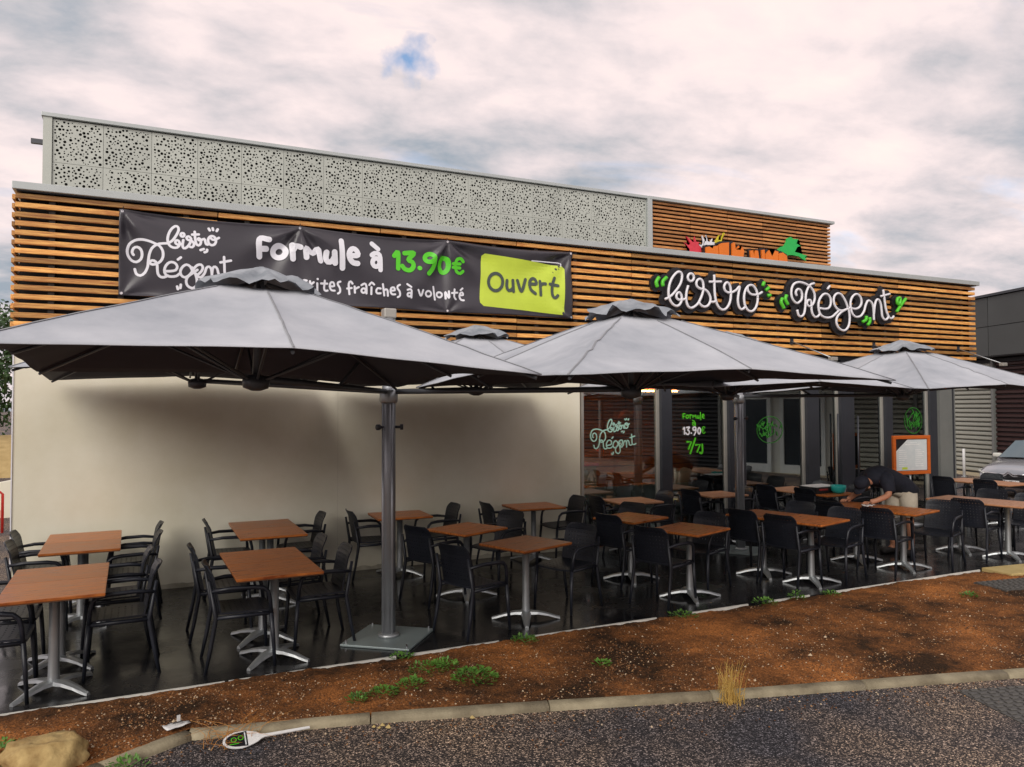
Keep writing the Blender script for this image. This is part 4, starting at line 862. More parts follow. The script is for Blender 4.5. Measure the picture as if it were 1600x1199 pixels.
def make_chair(mat):
    t = thing('armchair', '', 'chair')
    def bk(u, v):
        z = .47+.385*v; wdt = .222-.012*v-(.05*((v-.86)/.14)**2 if v > .86 else 0); y = (u*2-1)*wdt
        x = -.215-.075*v-.030*max(0, v-.80)/.2+.030*(abs(u*2-1)**2)*.9
        return (x, y, z), (-1, 0, -.2)
    perf_sheet(bk, 11, 10, .012).build('backrest', mat, t)
    def st(u, v):
        y = (u*2-1)*.225; x = -.22+.445*v; return (x, y, .448+.012*(abs(u*2-1)**2)+(.012*((v-.8)/.2)**2*-1 if v > .8 else 0)+.010*(1-v)), (0, 0, 1)
    perf_sheet(st, 9, 9, .016).build('seat', mat, t)
    MB().tube([(.20, -.235, .437), (-.225, -.232, .437)], .017, 8).build('seat_rail', mat, t, True)
    MB().tube([(.20, .235, .437), (-.225, .232, .437)], .017, 8).build('seat_rail', mat, t, True)
    for s in (-1, 1):
        MB().tube([(.205, s*.238, .44), (.222, s*.245, .22), (.235, s*.252, 0)], [.019, .017, .013], 8).build('leg', mat, t, True)
        MB().tube([(-.278, s*.224, .74), (-.225, s*.232, .44), (-.265, s*.238, .2), (-.305, s*.243, 0)], [.013, .019, .017, .013], 8).build('leg', mat, t, True)
        ap = [(-.262, s*.232, .655), (-.12, s*.250, .672), (.06, s*.258, .668), (.14, s*.258, .655), (.178, s*.256, .62), (.195, s*.250, .55), (.205, s*.240, .44)]
        MB().tube(ap, [.014, .018, .019, .018, .017, .016, .017], 8).build('armrest', mat, t, True)
    return t
chair = make_chair('chair_plastic'); treeC = tree_of(chair)
# back-top position, facing angle, label
CH = [
 (.07, -.50, 0, 'charcoal armchair at the left wall table, left side, nearest the wall corner'),
 (.12, -1.18, 0, 'charcoal armchair at the left wall table, left side, outer one'),
 (1.50, -.46, 180, 'charcoal armchair at the left wall table, right side, nearest the wall'),
 (1.48, -1.15, 180, 'charcoal armchair at the left wall table, right side, outer one'),
 (1.38, -2.17, 180, 'charcoal armchair at the front left table, right side, inner one'),
 (1.44, -2.90, 180, 'charcoal armchair at the front left table, right side, nearest the soil'),
 (.02, -2.55, 0, 'charcoal armchair cut by the left picture edge, left side of front table, inner one'),
 (.03, -3.20, 0, 'charcoal armchair cut by the left picture edge, left side of front table, nearest the soil'),
 (1.95, -.50, 0, 'charcoal armchair against the white wall, left of the second wall table'),
 (3.32, -.46, 180, 'charcoal armchair against the white wall, right of the second wall table'),
 (2.97, -2.17, 180, 'charcoal armchair between double table and thick mast, inner one'),
 (3.06, -2.84, 180, 'charcoal armchair just left of the thick mast, its leg before the base plate'),
 (1.71, -2.20, 0, 'charcoal armchair left of the double table beside the mast, inner one'),
 (1.78, -3.14, 0, 'charcoal armchair left of the double table beside the mast, nearest the soil'),
 (3.64, -.42, 0, 'charcoal armchair against the wall just left of the thick mast'),
 (5.10, -.40, 180, 'charcoal armchair against the white wall right of the thick mast'),
 (3.97, -2.04, 22, 'charcoal armchair seen from behind directly right of the thick mast'),
 (3.92, -3.27, 20, 'charcoal armchair seen from behind at the front, right of the base plate'),
 (5.48, -1.38, 202, 'charcoal armchair facing left behind the cornerwise front table'),
 (5.70, -2.72, 201, 'charcoal armchair right of the cornerwise front table, pale light through its holes'),
 (5.48, -.46, 0, 'charcoal armchair by the wall, left side of the table at the wall end'),
 (7.02, -.40, 180, 'charcoal armchair at the white wall end, right side of the last wall table'),
 (7.22, -.46, 0, 'charcoal armchair at the edge of white wall and glass, facing right'),
 (8.55, -.44, 180, 'charcoal armchair under the script logo window, facing left'),
 (6.32, -2.20, 14, 'charcoal armchair in the middle row, left of the table below the logo window'),
 (7.27, -1.42, 200, 'charcoal armchair in the middle row, right of the table below the logo window'),
 (6.19, -3.24, 20, 'charcoal armchair seen from behind, left of the front table in line with price window'),
 (7.57, -2.62, 200, 'charcoal armchair facing left at the table in line with the price window'),
 (8.95, -.44, 4, 'charcoal armchair below the price lettering window, facing right'),
 (10.10, -.44, 180, 'charcoal armchair hidden partly by the second mast, facing left'),
 (8.04, -2.60, 10, 'charcoal armchair left of the front pair before the waiter, inner one'),
 (8.10, -3.17, 14, 'charcoal armchair seen from behind left of the front pair before the waiter, nearest the soil'),
 (9.36, -3.06, 195, 'charcoal armchair right of the front pair before the waiter, nearest the soil'),
 (9.34, -2.36, 195, 'charcoal armchair right of the front pair before the waiter, inner one'),
 (10.50, -.44, 0, 'charcoal armchair right of the second mast by the glass, facing right'),
 (10.66, -1.10, 0, 'charcoal armchair left of the bowl table, facing right'),
 (9.66, -2.50, 10, 'charcoal armchair left of the wiped table, inner one'),
 (9.66, -3.24, 14, 'charcoal armchair seen from behind left of the wiped table, nearest the soil'),
 (11.85, -.44, 180, 'charcoal armchair right of the bowl table, nearest the glass'),
 (11.95, -1.12, 180, 'charcoal armchair right of the bowl table, outer one'),
 (11.16, -3.12, 198, 'charcoal armchair right of the wiped table, arm towards the soil'),
 (11.56, -3.16, 14, 'charcoal armchair with many light holes, left of the front right table'),
 (13.00, -3.20, 195, 'charcoal armchair at the right picture edge, right of the front right table'),
 (13.10, -2.56, 195, 'charcoal armchair right of the front right pair, inner one'),
 (14.42, -.78, 0, 'charcoal armchair before the grey column, left of the far right table'),
 (14.50, -1.50, 0, 'charcoal armchair left of the far right table, outer one'),
 (15.80, -.85, 180, 'charcoal armchair right of the far right table, before the parked car'),
]
for i, (x, y, a, lab) in enumerate(CH):
    ar = math.radians(a); p = (x+.30*math.cos(ar), y+.30*math.sin(ar), 0)
    if i == 0:
        chair.location = p; chair.rotation_euler = (0, 0, ar); chair['label'] = lab; chair['group'] = 'charcoal terrace armchairs'
    else: dup(chair, treeC, p, ar, lab, 'charcoal terrace armchairs')
rc = make_chair('red_plastic'); rc.location = (12.65, 1.9, 0); rc.rotation_euler = (0, 0, -1.2); tag(rc, 'red plastic chair behind the glass left of the door', 'chair')

# ---------------------------------------------------------------- things on the tables
tx, ty = 11.095, -1.16
tb = thing('serving_tray', 'dark tray with red rim and white papers on the bowl table', 'tray', (tx-.06, ty+.08, TH), .05)
f = MB(); f.box(-.26, .26, -.17, .17, .001, .012)
for b_ in ((-.26, .26, -.17, -.155, .012, .10), (-.26, .26, .155, .17, .012, .10), (-.26, -.245, -.155, .155, .012, .10), (.245, .26, -.155, .155, .012, .10)): f.box(*b_)
f.build('box', 'car_black', tb); MB().box(-.2, .0, -.178, -.171, .05, .075).build('stripe', 'box_red', tb)
MB().box(-.24, .24, -.15, .15, .10, .112).build('papers', 'paper_mark', tb)
bw = tag(MB().lathe([(.05, 0), (.075, .004), (.105, .04), (.115, .09), (.116, .125), (.108, .125), (.104, .09), (.09, .04), (.05, .014)], 28, (0, 0, 0)).build('bowl', 'turquoise', None, True), 'round turquoise bowl beside the tray on the table', 'bowl'); bw.location = (tx+.10, ty-.16, TH+.001)
cp = tag(MB().lathe([(.022, 0), (.024, .002), (.036, .07), (.038, .072), (.033, .07), (.021, .006)], 18).build('cup', 'white_plastic', None, True), 'small white cup right of the turquoise bowl', 'cup'); cp.location = (tx+.26, ty-.13, TH+.001)
def napkin():
    n = MB(); k = 6
    for i in range(k+1):
        for j in range(k+1):
            x, y = i/k-.5, j/k-.5; n.v.append((x*.17, y*.12, .006+.045*abs(mnoise.noise((x*4, y*4, 7)))))
    for i in range(k):
        for j in range(k): a = i*(k+1)+j; n.f.append((a, a+k+1, a+k+2, a+1))
    return n
o = tag(napkin().build('cleaning_cloth', 'white_plastic', None, True), 'white cloth in the hand of the waiter on the table', 'cloth'); o.location = (10.30, -2.62, TH); o.modifiers.new('s', 'SOLIDIFY').thickness = .004

# menu board on a stand
mb_ = thing('menu_board', 'menu board in an orange wooden frame on a steel stand before the glass', 'menu board', (13.84, -.62, 0), math.radians(-8))
z0, z1, x0, x1 = .90, 1.60, -.42, .42
f = MB(); wd = .062
f.bevel_box(x0, x1, -.02, .03, z1-wd, z1, .006); f.bevel_box(x0, x1, -.02, .03, z0, z0+wd, .006); f.bevel_box(x0, x0+wd, -.018, .028, z0+wd-.004, z1-wd+.004, .005); f.bevel_box(x1-wd, x1, -.018, .028, z0+wd-.004, z1-wd+.004, .005)
f.build('frame', 'orange_frame', mb_)
MB().box(x0+.03, x1-.03, .002, .02, z0+.03, z1-.03).build('board', 'sign_black', mb_)
sh = MB().prism([(x0+wd+.01, z0+wd+.01), (x1-wd-.01, z0+wd+.01), (x1-wd-.01, z1-wd-.01), (x0+wd+.27, z1-wd-.01), (x0+wd+.01, z1-wd-.22)], -.003, .001).build('sheet', 'paper', mb_)
tl = MB(); rnd = random.Random(3)
for (a, b, z) in [(-.08, .12, 1.46), (-.14, .18, 1.43)] + [(-.29, -.29+rnd.uniform(.12, .22), 1.33-.036*i) for i in range(9)] + [(.08, .08+rnd.uniform(.12, .20), 1.33-.036*i) for i in range(9)]:
    tl.box(a, b, -.0055, -.0035, z, z+.014)
tl.build('text_lines', 'paper_mark', sh)
MB().box(-.22, -.10, -.0055, -.0035, .99, 1.03).build('lime_label', 'print_lime', sh)
MB().tube([(0, .04, .02), (0, .04, 1.2)], .018, 10).build('post', 'alu', mb_, True)
MB().lathe([(.20, .002), (.20, .012), (.02, .03)], 24, (0, .04, 0)).build('foot', 'alu', mb_, True)

# ---------------------------------------------------------------- person wiping the table
def skin_mesh(pts, edges, root=0, sub=2):
    me = bpy.data.meshes.new('tmp'); me.from_pydata([p[:3] for p in pts], edges, []); ob = bpy.data.objects.new('tmp', me); COL.objects.link(ob)
    sk = ob.modifiers.new('sk', 'SKIN'); sk.use_smooth_shade = True
    for i, p in enumerate(pts):
        r = p[3] if isinstance(p[3], tuple) else (p[3], p[3]); me.skin_vertices[0].data[i].radius = r; me.skin_vertices[0].data[i].use_root = (i == root)
    ss = ob.modifiers.new('ss', 'SUBSURF'); ss.levels = sub
    dg = bpy.context.evaluated_depsgraph_get(); dg.update(); r = bpy.data.meshes.new_from_object(ob.evaluated_get(dg)); bpy.data.objects.remove(ob); return r
def person():
    t = thing('person', 'person in navy polo, cap and beige shorts bending over the table to wipe it', 'person', (11.22, -2.42, 0), PI)    # local +X is forward
    # joints
    P = [(0, 0, .94, .09), (.17, 0, 1.03, .10), (.40, 0, 1.11, .105), (.56, 0, 1.12, .09), (.66, 0, 1.09, .058), (.73, 0, 1.05, .062), (.80, 0, 1.02, (.085, .078)), (.86, 0, .98, (.075, .068)),
         (-.02, .09, .82, .072), (-.03, .11, .48, .056), (-.04, .12, .10, .042), (.03, .13, .04, .040), (.15, .14, .03, .032),
         (-.02, -.09, .82, .072), (.10, -.12, .49, .056), (.02, -.13, .11, .042), (.09, -.14, .04, .040), (.21, -.15, .03, .032),
         (.54, .19, 1.10, .062), (.60, .27, .90, .047), (.80, .22, .83, .036), (.88, .19, .815, (.040, .020)),
         (.54, -.19, 1.10, .062), (.52, -.30, .89, .047), (.76, -.24, .82, .036), (.85, -.21, .805, (.040, .020))]
    E = [(0,1),(1,2),(2,3),(3,4),(4,5),(5,6),(6,7),(0,8),(8,9),(9,10),(10,11),(11,12),(0,13),(13,14),(14,15),(15,16),(16,17),(3,18),(18,19),(19,20),(20,21),(3,22),(22,23),(23,24),(24,25)]
    me = skin_mesh(P, E); b = MB(); b.v = [v.co[:] for v in me.vertices]; b.f = [tuple(p.vertices) for p in me.polygons]
    for hx, hy, hz_, s in ((.885, .19, .812, 1), (.855, -.21, .803, -1)):
        for k, (dy, L) in enumerate(((-.030, .060), (-.010, .072), (.010, .068), (.029, .052))):
            b.tube([(hx+.005, hy+dy, hz_+.004), (hx+.04+L*.4, hy+dy*1.15, hz_+.004), (hx+.04+L, hy+dy*1.2, hz_-.020)], [.0095, .009, .007], 6)
        b.tube([(hx-.02, hy-s*.034, hz_), (hx+.02, hy-s*.060, hz_-.004), (hx+.045, hy-s*.060, hz_-.016)], [.011, .0095, .008], 6)
    b.tube([(.845, 0, .925), (.855, 0, .90), (.83, 0, .905)], [.012, .016, .010], 6)            # nose
    for s in (-1, 1): b.tube([(.765, s*.075, 1.02), (.76, s*.088, 1.0), (.775, s*.080, .985)], [.012, .016, .008], 6)   # ears
    body = b.build('body', 'skin', t, True)
    sh_ = MB(); sh_.tube([(-.13, 0, .885), (.0, 0, .975), (.13, 0, 1.04), (.30, 0, 1.10), (.46, 0, 1.135), (.56, 0, 1.13), (.63, 0, 1.105), (.675, 0, 1.075)], [.184, .190, .182, .188, .200, .18, .12, .072], 18, flat=.80)
    for s_, ex in ((1, .575), (-1, .525)): sh_.tube([(.46, s_*.06, 1.15), (.52, s_*.17, 1.11), (ex, s_*.27, .94)], [.12, .102, .074], 12)
    sh_.build('polo_shirt', 'navy_cloth', t, True)
    q = MB(); q.tube([(.07, 0, 1.0), (0, 0, .95), (-.045, 0, .88), (-.03, 0, .80)], [.145, .172, .175, .15], 16)
    q.tube([(-.02, .09, .88), (-.025, .10, .72), (-.02, .115, .54)], [.125, .118, .100], 14); q.tube([(-.02, -.09, .88), (.03, -.105, .72), (.075, -.12, .55)], [.125, .118, .100], 14)
    q.build('shorts', 'beige_cloth', t, True)
    for x, y, lab in ((.05, .13, 0), (.11, -.14, 0)):
        s_ = MB(); s_.bevel_box(x-.13, x+.15, y-.05, y+.05, .002, .085, .03); s_.build('shoe', 'shoe', t, True)
    cp_ = MB(); cp_.lathe([(.104, -.01), (.105, .035), (.092, .075), (.06, .10), (.015, .112)], 20)
    c = cp_.build('cap', 'navy_cloth', t, True); c.location = (.795, 0, 1.045); c.rotation_euler = (0, .75, 0)
    v = MB(); n = 12
    for i in range(n+1):
        a = -1.1+2.2*i/n; v.v += [(.10*math.cos(a), .10*math.sin(a), 0), (.10*math.cos(a)+.085*math.cos(a)**.5 if math.cos(a) > 0 else .1*math.cos(a), .105*math.sin(a), -.018)]
    v.f = [(2*i, 2*i+1, 2*i+3, 2*i+2) for i in range(n)]
    pk = v.build('peak', 'navy_cloth', c, True); pk.modifiers.new('s', 'SOLIDIFY').thickness = .006
    h = MB(); h.lathe([(.088, -.075), (.097, -.03), (.099, .01)], 18); hh = h.build('hair', 'hair', t, True); hh.location = (.775, 0, 1.035); hh.rotation_euler = (0, .75, 0); hh.scale = (.93, .93, .8)
    for s in (-1, 1): MB().lathe([(.002, 0), (.010, .003), (.011, .008), (.002, .012)], 8).build('eye', 'white_plastic', t).location = (.848, s*.030, .952)
def with_mat(me, m_): me.materials.clear(); me.materials.append(M[m_]); return me
person()

# ---------------------------------------------------------------- inside the restaurant
def plant(x, y, label, h, spread):
    t = thing('potted_plant', label, 'plant', (x, y, 0), 0, 'plants behind the glass')
    MB().lathe([(.15, 0), (.21, .42), (.23, .44), (.23, .50), (.20, .50), (.18, .46)], 20).build('pot', 'terracotta', t, True)
    MB().tube([(0, 0, .45), (.02, 0, h*.6), (0, .02, h*.8)], [.03, .025, .02], 8).build('trunk', 'bark', t, True)
    rnd = random.Random(int(x*10)); b = MB()
    for i in range(46):
        a = rnd.random()*6.28; L = spread*rnd.uniform(.6, 1); up = rnd.uniform(.1, .5); p0 = Vector((0, .02, h*.78+rnd.uniform(-.1, .12))); side = Vector((-math.sin(a), math.cos(a), 0))
        q = []
        for k in range(5):
            u = k/4; c = p0+Vector((math.cos(a)*L*u, math.sin(a)*L*u, up*L*2*u-L*1.6*u*u)); w_ = .022*math.sin(PI*(.12+.88*u)); q += [c-side*w_, c+side*w_]
        o_ = len(b.v); b.v += [tuple(v) for v in q]; b.f += [(o_+2*k, o_+2*k+1, o_+2*k+3, o_+2*k+2) for k in range(4)]
    b.build('leaves', 'leaf', t)
plant(11.25, .50, 'leafy green plant in dark pot behind the third window pane', 1.75, .42)
plant(14.75, .50, 'leafy green plant in dark pot behind the pane beside the menu board', 1.95, .40)
for i, (x, y, lab) in enumerate(((8.05, 1.15, 'dining table inside behind the script logo window'), (9.55, 1.2, 'dining table inside behind the price lettering window'))):
    d = dup(tabB, treeB, (x, y, 0), .1, lab, 'tables inside the restaurant'); d.name = 'dining_table'
for lx, ly, lab in ((9.45, 2.0, 'lit warm pendant lamp behind the script logo window'), (11.9, 2.6, 'extra pendant lamp added to brighten the deep interior behind the second pane'), (8.3, 3.0, 'extra pendant lamp added to brighten the planks over the counter inside')):  # only the first lamp is real; the other two are added to light the room
  pl_ = thing('pendant_lamp', lab, 'lamp', (lx, ly, 1.92), 0, 'pendant lamps inside')
  MB().lathe([(.03, .16), (.10, .12), (.17, .0), (.165, .0), (.09, .11), (.02, .14)], 20).build('shade', 'orange_soffit', pl_, True)
  MB().lathe([(.005, 0), (.05, .02), (.05, .07), (.01, .10)], 14).build('bulb', 'warm_lamp', pl_, True)
  MB().tube([(0, 0, .15), (0, 0, 1.07)], .005, 6).build('cord', 'sign_black', pl_)

# ---------------------------------------------------------------- neighbour building and car on the right
nbd = thing('neighbour_building', 'dark grey panelled commercial building with louvred ground floor beyond the right corner', 'building', (28.0, 8.1, 0), math.atan2(.949, .316))
# local +X runs along the facade (away), facade faces local +Y
MB().box(-34, 16, -9, -.25, -.8, 3.75).build('ground_floor_wall', 'louvre_dark', nbd)
MB().box(-34, 16, -9.5, .30, 3.78, 5.80).build('upper_wall', 'louvre_dark', nbd)
MB().box(-34.1, 16.1, -9.6, .42, 5.82, 5.90).build('parapet', 'frame_dark', nbd)
pw = 1.9; me1 = MB().bevel_box(.012, pw-.012, 0, .03, .012, .995, .004).mesh('cladding_panel', 'clad_grey')
for i in range(-14, 6):
    for r in range(2): link('cladding_panel', me1, nbd, (i*pw, .302, 3.80+r*1.005))
lm = {}
for k in ('louvre_grey', 'louvre_red', 'louvre_dark'):
    mb = MB(); vs_ = [(0, 0, 0), (1, 0, 0), (1, .07, .03), (0, .07, .03), (0, .07, .09), (1, .07, .09), (1, .0, .125), (0, .0, .125)]
    mb.add(vs_, [(0, 1, 2, 3), (3, 2, 5, 4), (4, 5, 6, 7), (0, 3, 4, 7), (1, 6, 5, 2)]); lm[k] = mb.mesh('louvre', k)
secs = [(-33.5, -28, 'louvre_dark'), (-27.8, -25, 'louvre_dark'), (-24.9, -22.1, 'louvre_dark'), (-17.4, -15.1, 'louvre_grey'), (-15, -13.1, 'louvre_grey'), (-13, -10.1, 'louvre_grey'), (-10, -7.1, 'louvre_grey'), (-7, -4.4, 'louvre_dark'), (-4.25, -1.55, 'louvre_red'), (-1.4, 1.6, 'louvre_grey'), (1.75, 4.7, 'louvre_grey'), (4.9, 7.9, 'louvre_grey'), (8.1, 11, 'louvre_grey')]
for a, b, k in secs:
    for r in range(24):
        o = link('louvre', lm[k], nbd, (a, -.24, -.20+r*.16)); o.scale = (b-a, 1, 1.1)
    MB().box(b+.01, b+.12, -.24, -.10, -.1, 3.7).build('post', 'column_grey', nbd)
MB().box(-22.0, -17.5, -.249, -.20, -.3, 3.7).build('entrance_wall', 'entrance_render', nbd)
for x_ in (-21.6, -19.6):
    dr = thing_part('door', nbd); f = MB(); f.box(x_, x_+.14, -.2, -.12, -.25, 2.6); f.box(x_+1.5, x_+1.64, -.2, -.12, -.25, 2.6); f.box(x_+.14, x_+1.5, -.2, -.12, 2.4, 2.6); f.box(x_+.14, x_+1.5, -.2, -.12, -.25, .05); f.build('frame', 'paper', dr); MB().box(x_+.14, x_+1.5, -.19, -.16, .05, 2.4).build('pane', 'retail_glass', dr)
MB().box(-34, 16, -.25, .6, -.75, -.35).build('plinth', 'plinth', nbd)
MB().box(-34, 16, -.25, .68, -.35, -.25).build('plinth_cap', 'plinth', nbd)
MB().box(-9, -4, .4, 2.6, 3.3, 3.45).build('canopy', 'leaf', nbd) if False else MB().box(-22, -6.5, .3, 2.3, 3.42, 3.55).build('entrance_canopy', 'louvre_grey', nbd)

def bollard(x, y, lab, h=1.1):
    z = gz(x, y); t = thing('bollard', lab, 'bollard', (x, y, z), 0, 'white bollards by the low wall')
    MB().lathe([(.045, 0), (.045, h-.02), (.03, h)], 12).build('post', 'white_plastic', t, True)
    MB().lathe([(.09, 0), (.09, .02), (.05, .03)], 12).build('flange', 'alu', t, True)
bollard(26.27, 6.8, 'white post by the low wall just right of the grey column', .95)
bollard(26.9, 5.0, 'white post standing behind the parked car bonnet', 1.05)
wp = thing('wooden_planter', 'orange-brown wooden planter box behind the parked car', 'planter', (26.9, 4.2, -.28), .3)
for i in range(9): MB().box(-.62+i*.14, -.50+i*.14, -.3, -.27, .7, 1.45).build('plank', 'slat_wood', wp)
MB().box(-.62, .62, -.27, .3, .0, 1.40).build('box', 'louvre_red', wp)

def car():
    t = thing('parked_car', 'dark mauve hatchback with chrome chevron grille parked facing left beyond the terrace', 'car', (23.4, 2.55, gz(23, 2.7)+.0), math.radians(188))
    # local +X is the front
    def loft(secs, m_):
        """each section: x, list of (y, z) from sill over the top to the far sill"""
        mb = MB(); n = len(secs[0][1])
        for x, pr in secs: mb.v += [(x, y, z) for y, z in pr]
        mb.f = [(i*n+j, (i+1)*n+j, (i+1)*n+j+1, i*n+j+1) for i in range(len(secs)-1) for j in range(n-1)]
        mb.f += [tuple(range(n))[::-1], tuple((len(secs)-1)*n+j for j in range(n))]
        return mb
    def sec(x, w, zb, zs, zt, crown):
        half = [(w*.92, zb), (w, zb+.12), (w*1.0, zs-.12), (w*.96, zs), (w*.80, zt), (w*.4, zt+crown*.8)]
        return (x, [(-y, z) for y, z in half] + [(0, zt+crown)] + [(y, z) for y, z in reversed(half)])
    bd = [sec(-2.0, .70, .35, .80, .92, .02), sec(-1.9, .84, .22, .86, .98, .03), sec(-1.2, .89, .20, .92, 1.0, .03), sec(-.2, .90, .20, .92, .98, .03), sec(.75, .90, .20, .88, .96, .03),
          sec(1.3, .88, .20, .82, .91, .04), sec(1.75, .84, .22, .74, .82, .05), sec(2.0, .76, .26, .66, .72, .05), sec(2.12, .62, .32, .58, .62, .03)]
    loft(bd, 0).build('body', 'car_paint', t, True)
    def gs(x, w, zt, crown): return (x, [(-w, .93), (-w*.97, 1.0), (-w*.84, zt-.06), (-w*.7, zt), (0, zt+crown), (w*.7, zt), (w*.84, zt-.06), (w*.97, 1.0), (w, .93)])
    gh = [gs(-1.95, .78, 1.02, .01), gs(-1.5, .80, 1.36, .03), (gs(-.9, .81, 1.44, .035)), gs(-.2, .82, 1.46, .035), gs(.15, .82, 1.40, .03), gs(.95, .80, .97, .02)]
    loft(gh, 0).build('greenhouse', 'car_paint', t, True)
    ws = MB(); n = 8
    for x, w, z, c in ((.16, .66, 1.425, .035), (.96, .74, .995, .04)):
        for i in range(n+1): u = i/n*2-1; ws.v.append((x+.012+.05*(1-u*u), u*w, z+.006+c*(1-u*u)*.5))
    ws.f = [(i, i+1, n+2+i, n+1+i) for i in range(n)]; ws.build('windscreen', 'car_glass', t, True)
    for s in (-1, 1):
        sw = MB(); sw.add([(.80, s*.805, 1.0), (.10, s*.705, 1.385), (-.9, s*.70, 1.405), (-1.5, s*.74, 1.28), (-1.6, s*.81, 1.0)], [(0, 1, 2, 3, 4)]); sw.build('side_window', 'car_black', t)
        hl = MB(); hl.add([(1.62, s*.86, .72), (1.95, s*.80, .69), (2.07, s*.62, .64), (2.09, s*.52, .58), (1.98, s*.76, .56), (1.70, s*.87, .58)], [(0, 1, 2, 3, 4, 5)])
        h_ = hl.build('headlight', 'lamp_glass', t); md = h_.modifiers.new('s', 'SOLIDIFY'); md.thickness = .05; md.offset = 0
        MB().bevel_box(.62, .76, s*.90-.10, s*.90+.10, .98, 1.10, .03).build('mirror', 'lamp_glass', t, True)
        for x in (1.30, -1.25):
            w = MB(); pr = [(.20, -.10), (.30, -.10), (.32, -.06), (.32, .06), (.30, .10), (.20, .10)]
            for r, y in pr: w.v += [(x+r*math.cos(2*PI*j/24), s*.80+y, .32+r*math.sin(2*PI*j/24)) for j in range(24)]
            w.f = [(i*24+j, i*24+(j+1) % 24, (i+1)*24+(j+1) % 24, (i+1)*24+j) for i in range(5) for j in range(24)]
            wo = w.build('wheel', 'tyre', t, True)
            r_ = MB(); r_.tube([(x, s*.80-.09, .32), (x, s*.80+.09, .32)], .20, 18); r_.build('rim', 'alu', wo)
    MB().bevel_box(2.02, 2.15, -.60, .60, .30, .52, .03).build('bumper', 'car_black', t, True)
    for z, zp in ((.585, .665), (.635, .715)):
        g_ = MB(); g_.tube([(2.075, -.54, z+.02), (2.11, -.18, z), (2.12, -.10, z), (2.135, 0, zp), (2.12, .10, z), (2.11, .18, z), (2.075, .54, z+.02)], .016, 6); g_.build('chevron_bar', 'chrome', t, True)
    p = MB().bevel_box(2.155, 2.17, -.26, .26, .38, .49, .004).build('number_plate', 'white_plastic', t)
    cu = bpy.data.curves.new('n', 'FONT'); cu.body = '954 ZX'; cu.size = .12; cu.align_x = 'CENTER'; cu.extrude = .001; ob = bpy.data.objects.new('tmp', cu); COL.objects.link(ob)
    dg = bpy.context.evaluated_depsgraph_get(); dg.update(); me = bpy.data.meshes.new_from_object(ob.evaluated_get(dg)); bpy.data.objects.remove(ob); me.materials.clear(); me.materials.append(M['sign_black'])
    me.transform(Matrix.Rotation(PI/2, 4, 'Z') @ Matrix.Rotation(PI/2, 4, 'X')); n_ = link('plate_number', me, p); n_.location = (2.174, 0, .395)
    for s in (-1, 1): MB().tube([(.97, s*.10, 1.0), (.80, s*.62, 1.055)], .01, 5).build('wiper', 'car_black', t)
car()

# ---------------------------------------------------------------- left background
def tree(x, y, h, r, label, seed, n=5200):
    z = gz(x, y); t = thing('tree', label, 'tree', (x, y, z), 0, 'dark trees beyond the bank'); rnd = random.Random(seed)
    MB().tube([(0, 0, 0), (.1, .05, h*.3), (.0, .1, h*.6), (.1, 0, h*.85)], [.22, .17, .11, .04], 9).build('trunk', 'bark', t, True)
    b = MB(); cl = [(rnd.uniform(-r, r)*.7, rnd.uniform(-r, r)*.7, h*rnd.uniform(.28, .92), r*rnd.uniform(.35, .6)) for i in range(16)]
    for i in range(n):
        c = rnd.choice(cl); d = Vector((rnd.gauss(0, 1), rnd.gauss(0, 1), rnd.gauss(0, 1))).normalized()*c[3]*rnd.uniform(.5, 1.05); p = Vector(c[:3])+d
        s = rnd.uniform(.07, .15); a = Vector((rnd.gauss(0, 1), rnd.gauss(0, 1), rnd.gauss(0, 1))).normalized(); q = a.orthogonal().normalized()
        o_ = len(b.v); b.v += [tuple(p-a*s), tuple(p+q*s*.5), tuple(p+a*s), tuple(p-q*s*.5)]; b.f.append((o_, o_+1, o_+2, o_+3))
    b.build('crown', 'leaf_dark', t)
tree(-3.2, 25, 6.6, 2.6, 'dark tree at the left picture edge behind the sandy bank', 1)
tree(-6.5, 27, 6.2, 2.6, 'dark tree farther left behind the sandy bank', 2)
tree(-1.2, 29, 5.6, 2.4, 'dark tree half hidden by the building corner', 3)
bk = MB(); n = 30
for i in range(n+1):
    x = -40+46*i/n
    for j, (dy, z) in enumerate(((0, -.06), (1.2, .5), (2.6, .95), (5, 1.1), (8, .9), (12, -.06))): bk.v.append((x, 19+dy+.6*mnoise.noise((x*.2, 0, 0)), z*(1+.25*mnoise.noise((x*.4, j, 0))) if z > 0 else z))
bk.f = [(i*6+j, (i+1)*6+j, (i+1)*6+j+1, i*6+j+1) for i in range(n) for j in range(5)]
struct(bk.build('sandy_bank', 'sand', None, True))
rb = thing('red_barrier', 'red tubular barrier with a red plate at the left picture edge', 'barrier', (-.98, 6.0, -.05), .2)
MB().tube([(-.75, 0, 0), (-.75, 0, .68), (-.70, 0, .74), (.02, 0, .74), (.06, 0, .70), (.06, 0, 0)], .022, 8).build('hoop', 'red_paint', rb, True)
MB().box(-.72, .03, -.008, .008, .25, .42).build('plate', 'red_paint', rb)
lw = MB(); lw.add([(-3.5, 8.2, -.05), (-.35, 8.2, -.05), (-.35, 8.5, -.05), (-3.5, 8.5, -.05), (-3.5, 8.2, .25), (-.35, 8.2, .85), (-.35, 8.5, .85), (-3.5, 8.5, .25)], [(0,3,2,1),(4,5,6,7),(0,1,5,4),(1,2,6,5),(2,3,7,6),(3,0,4,7)])
tag(lw.build('ramp_wall', 'render_white'), 'pale sloping low wall behind the red barrier', 'wall')

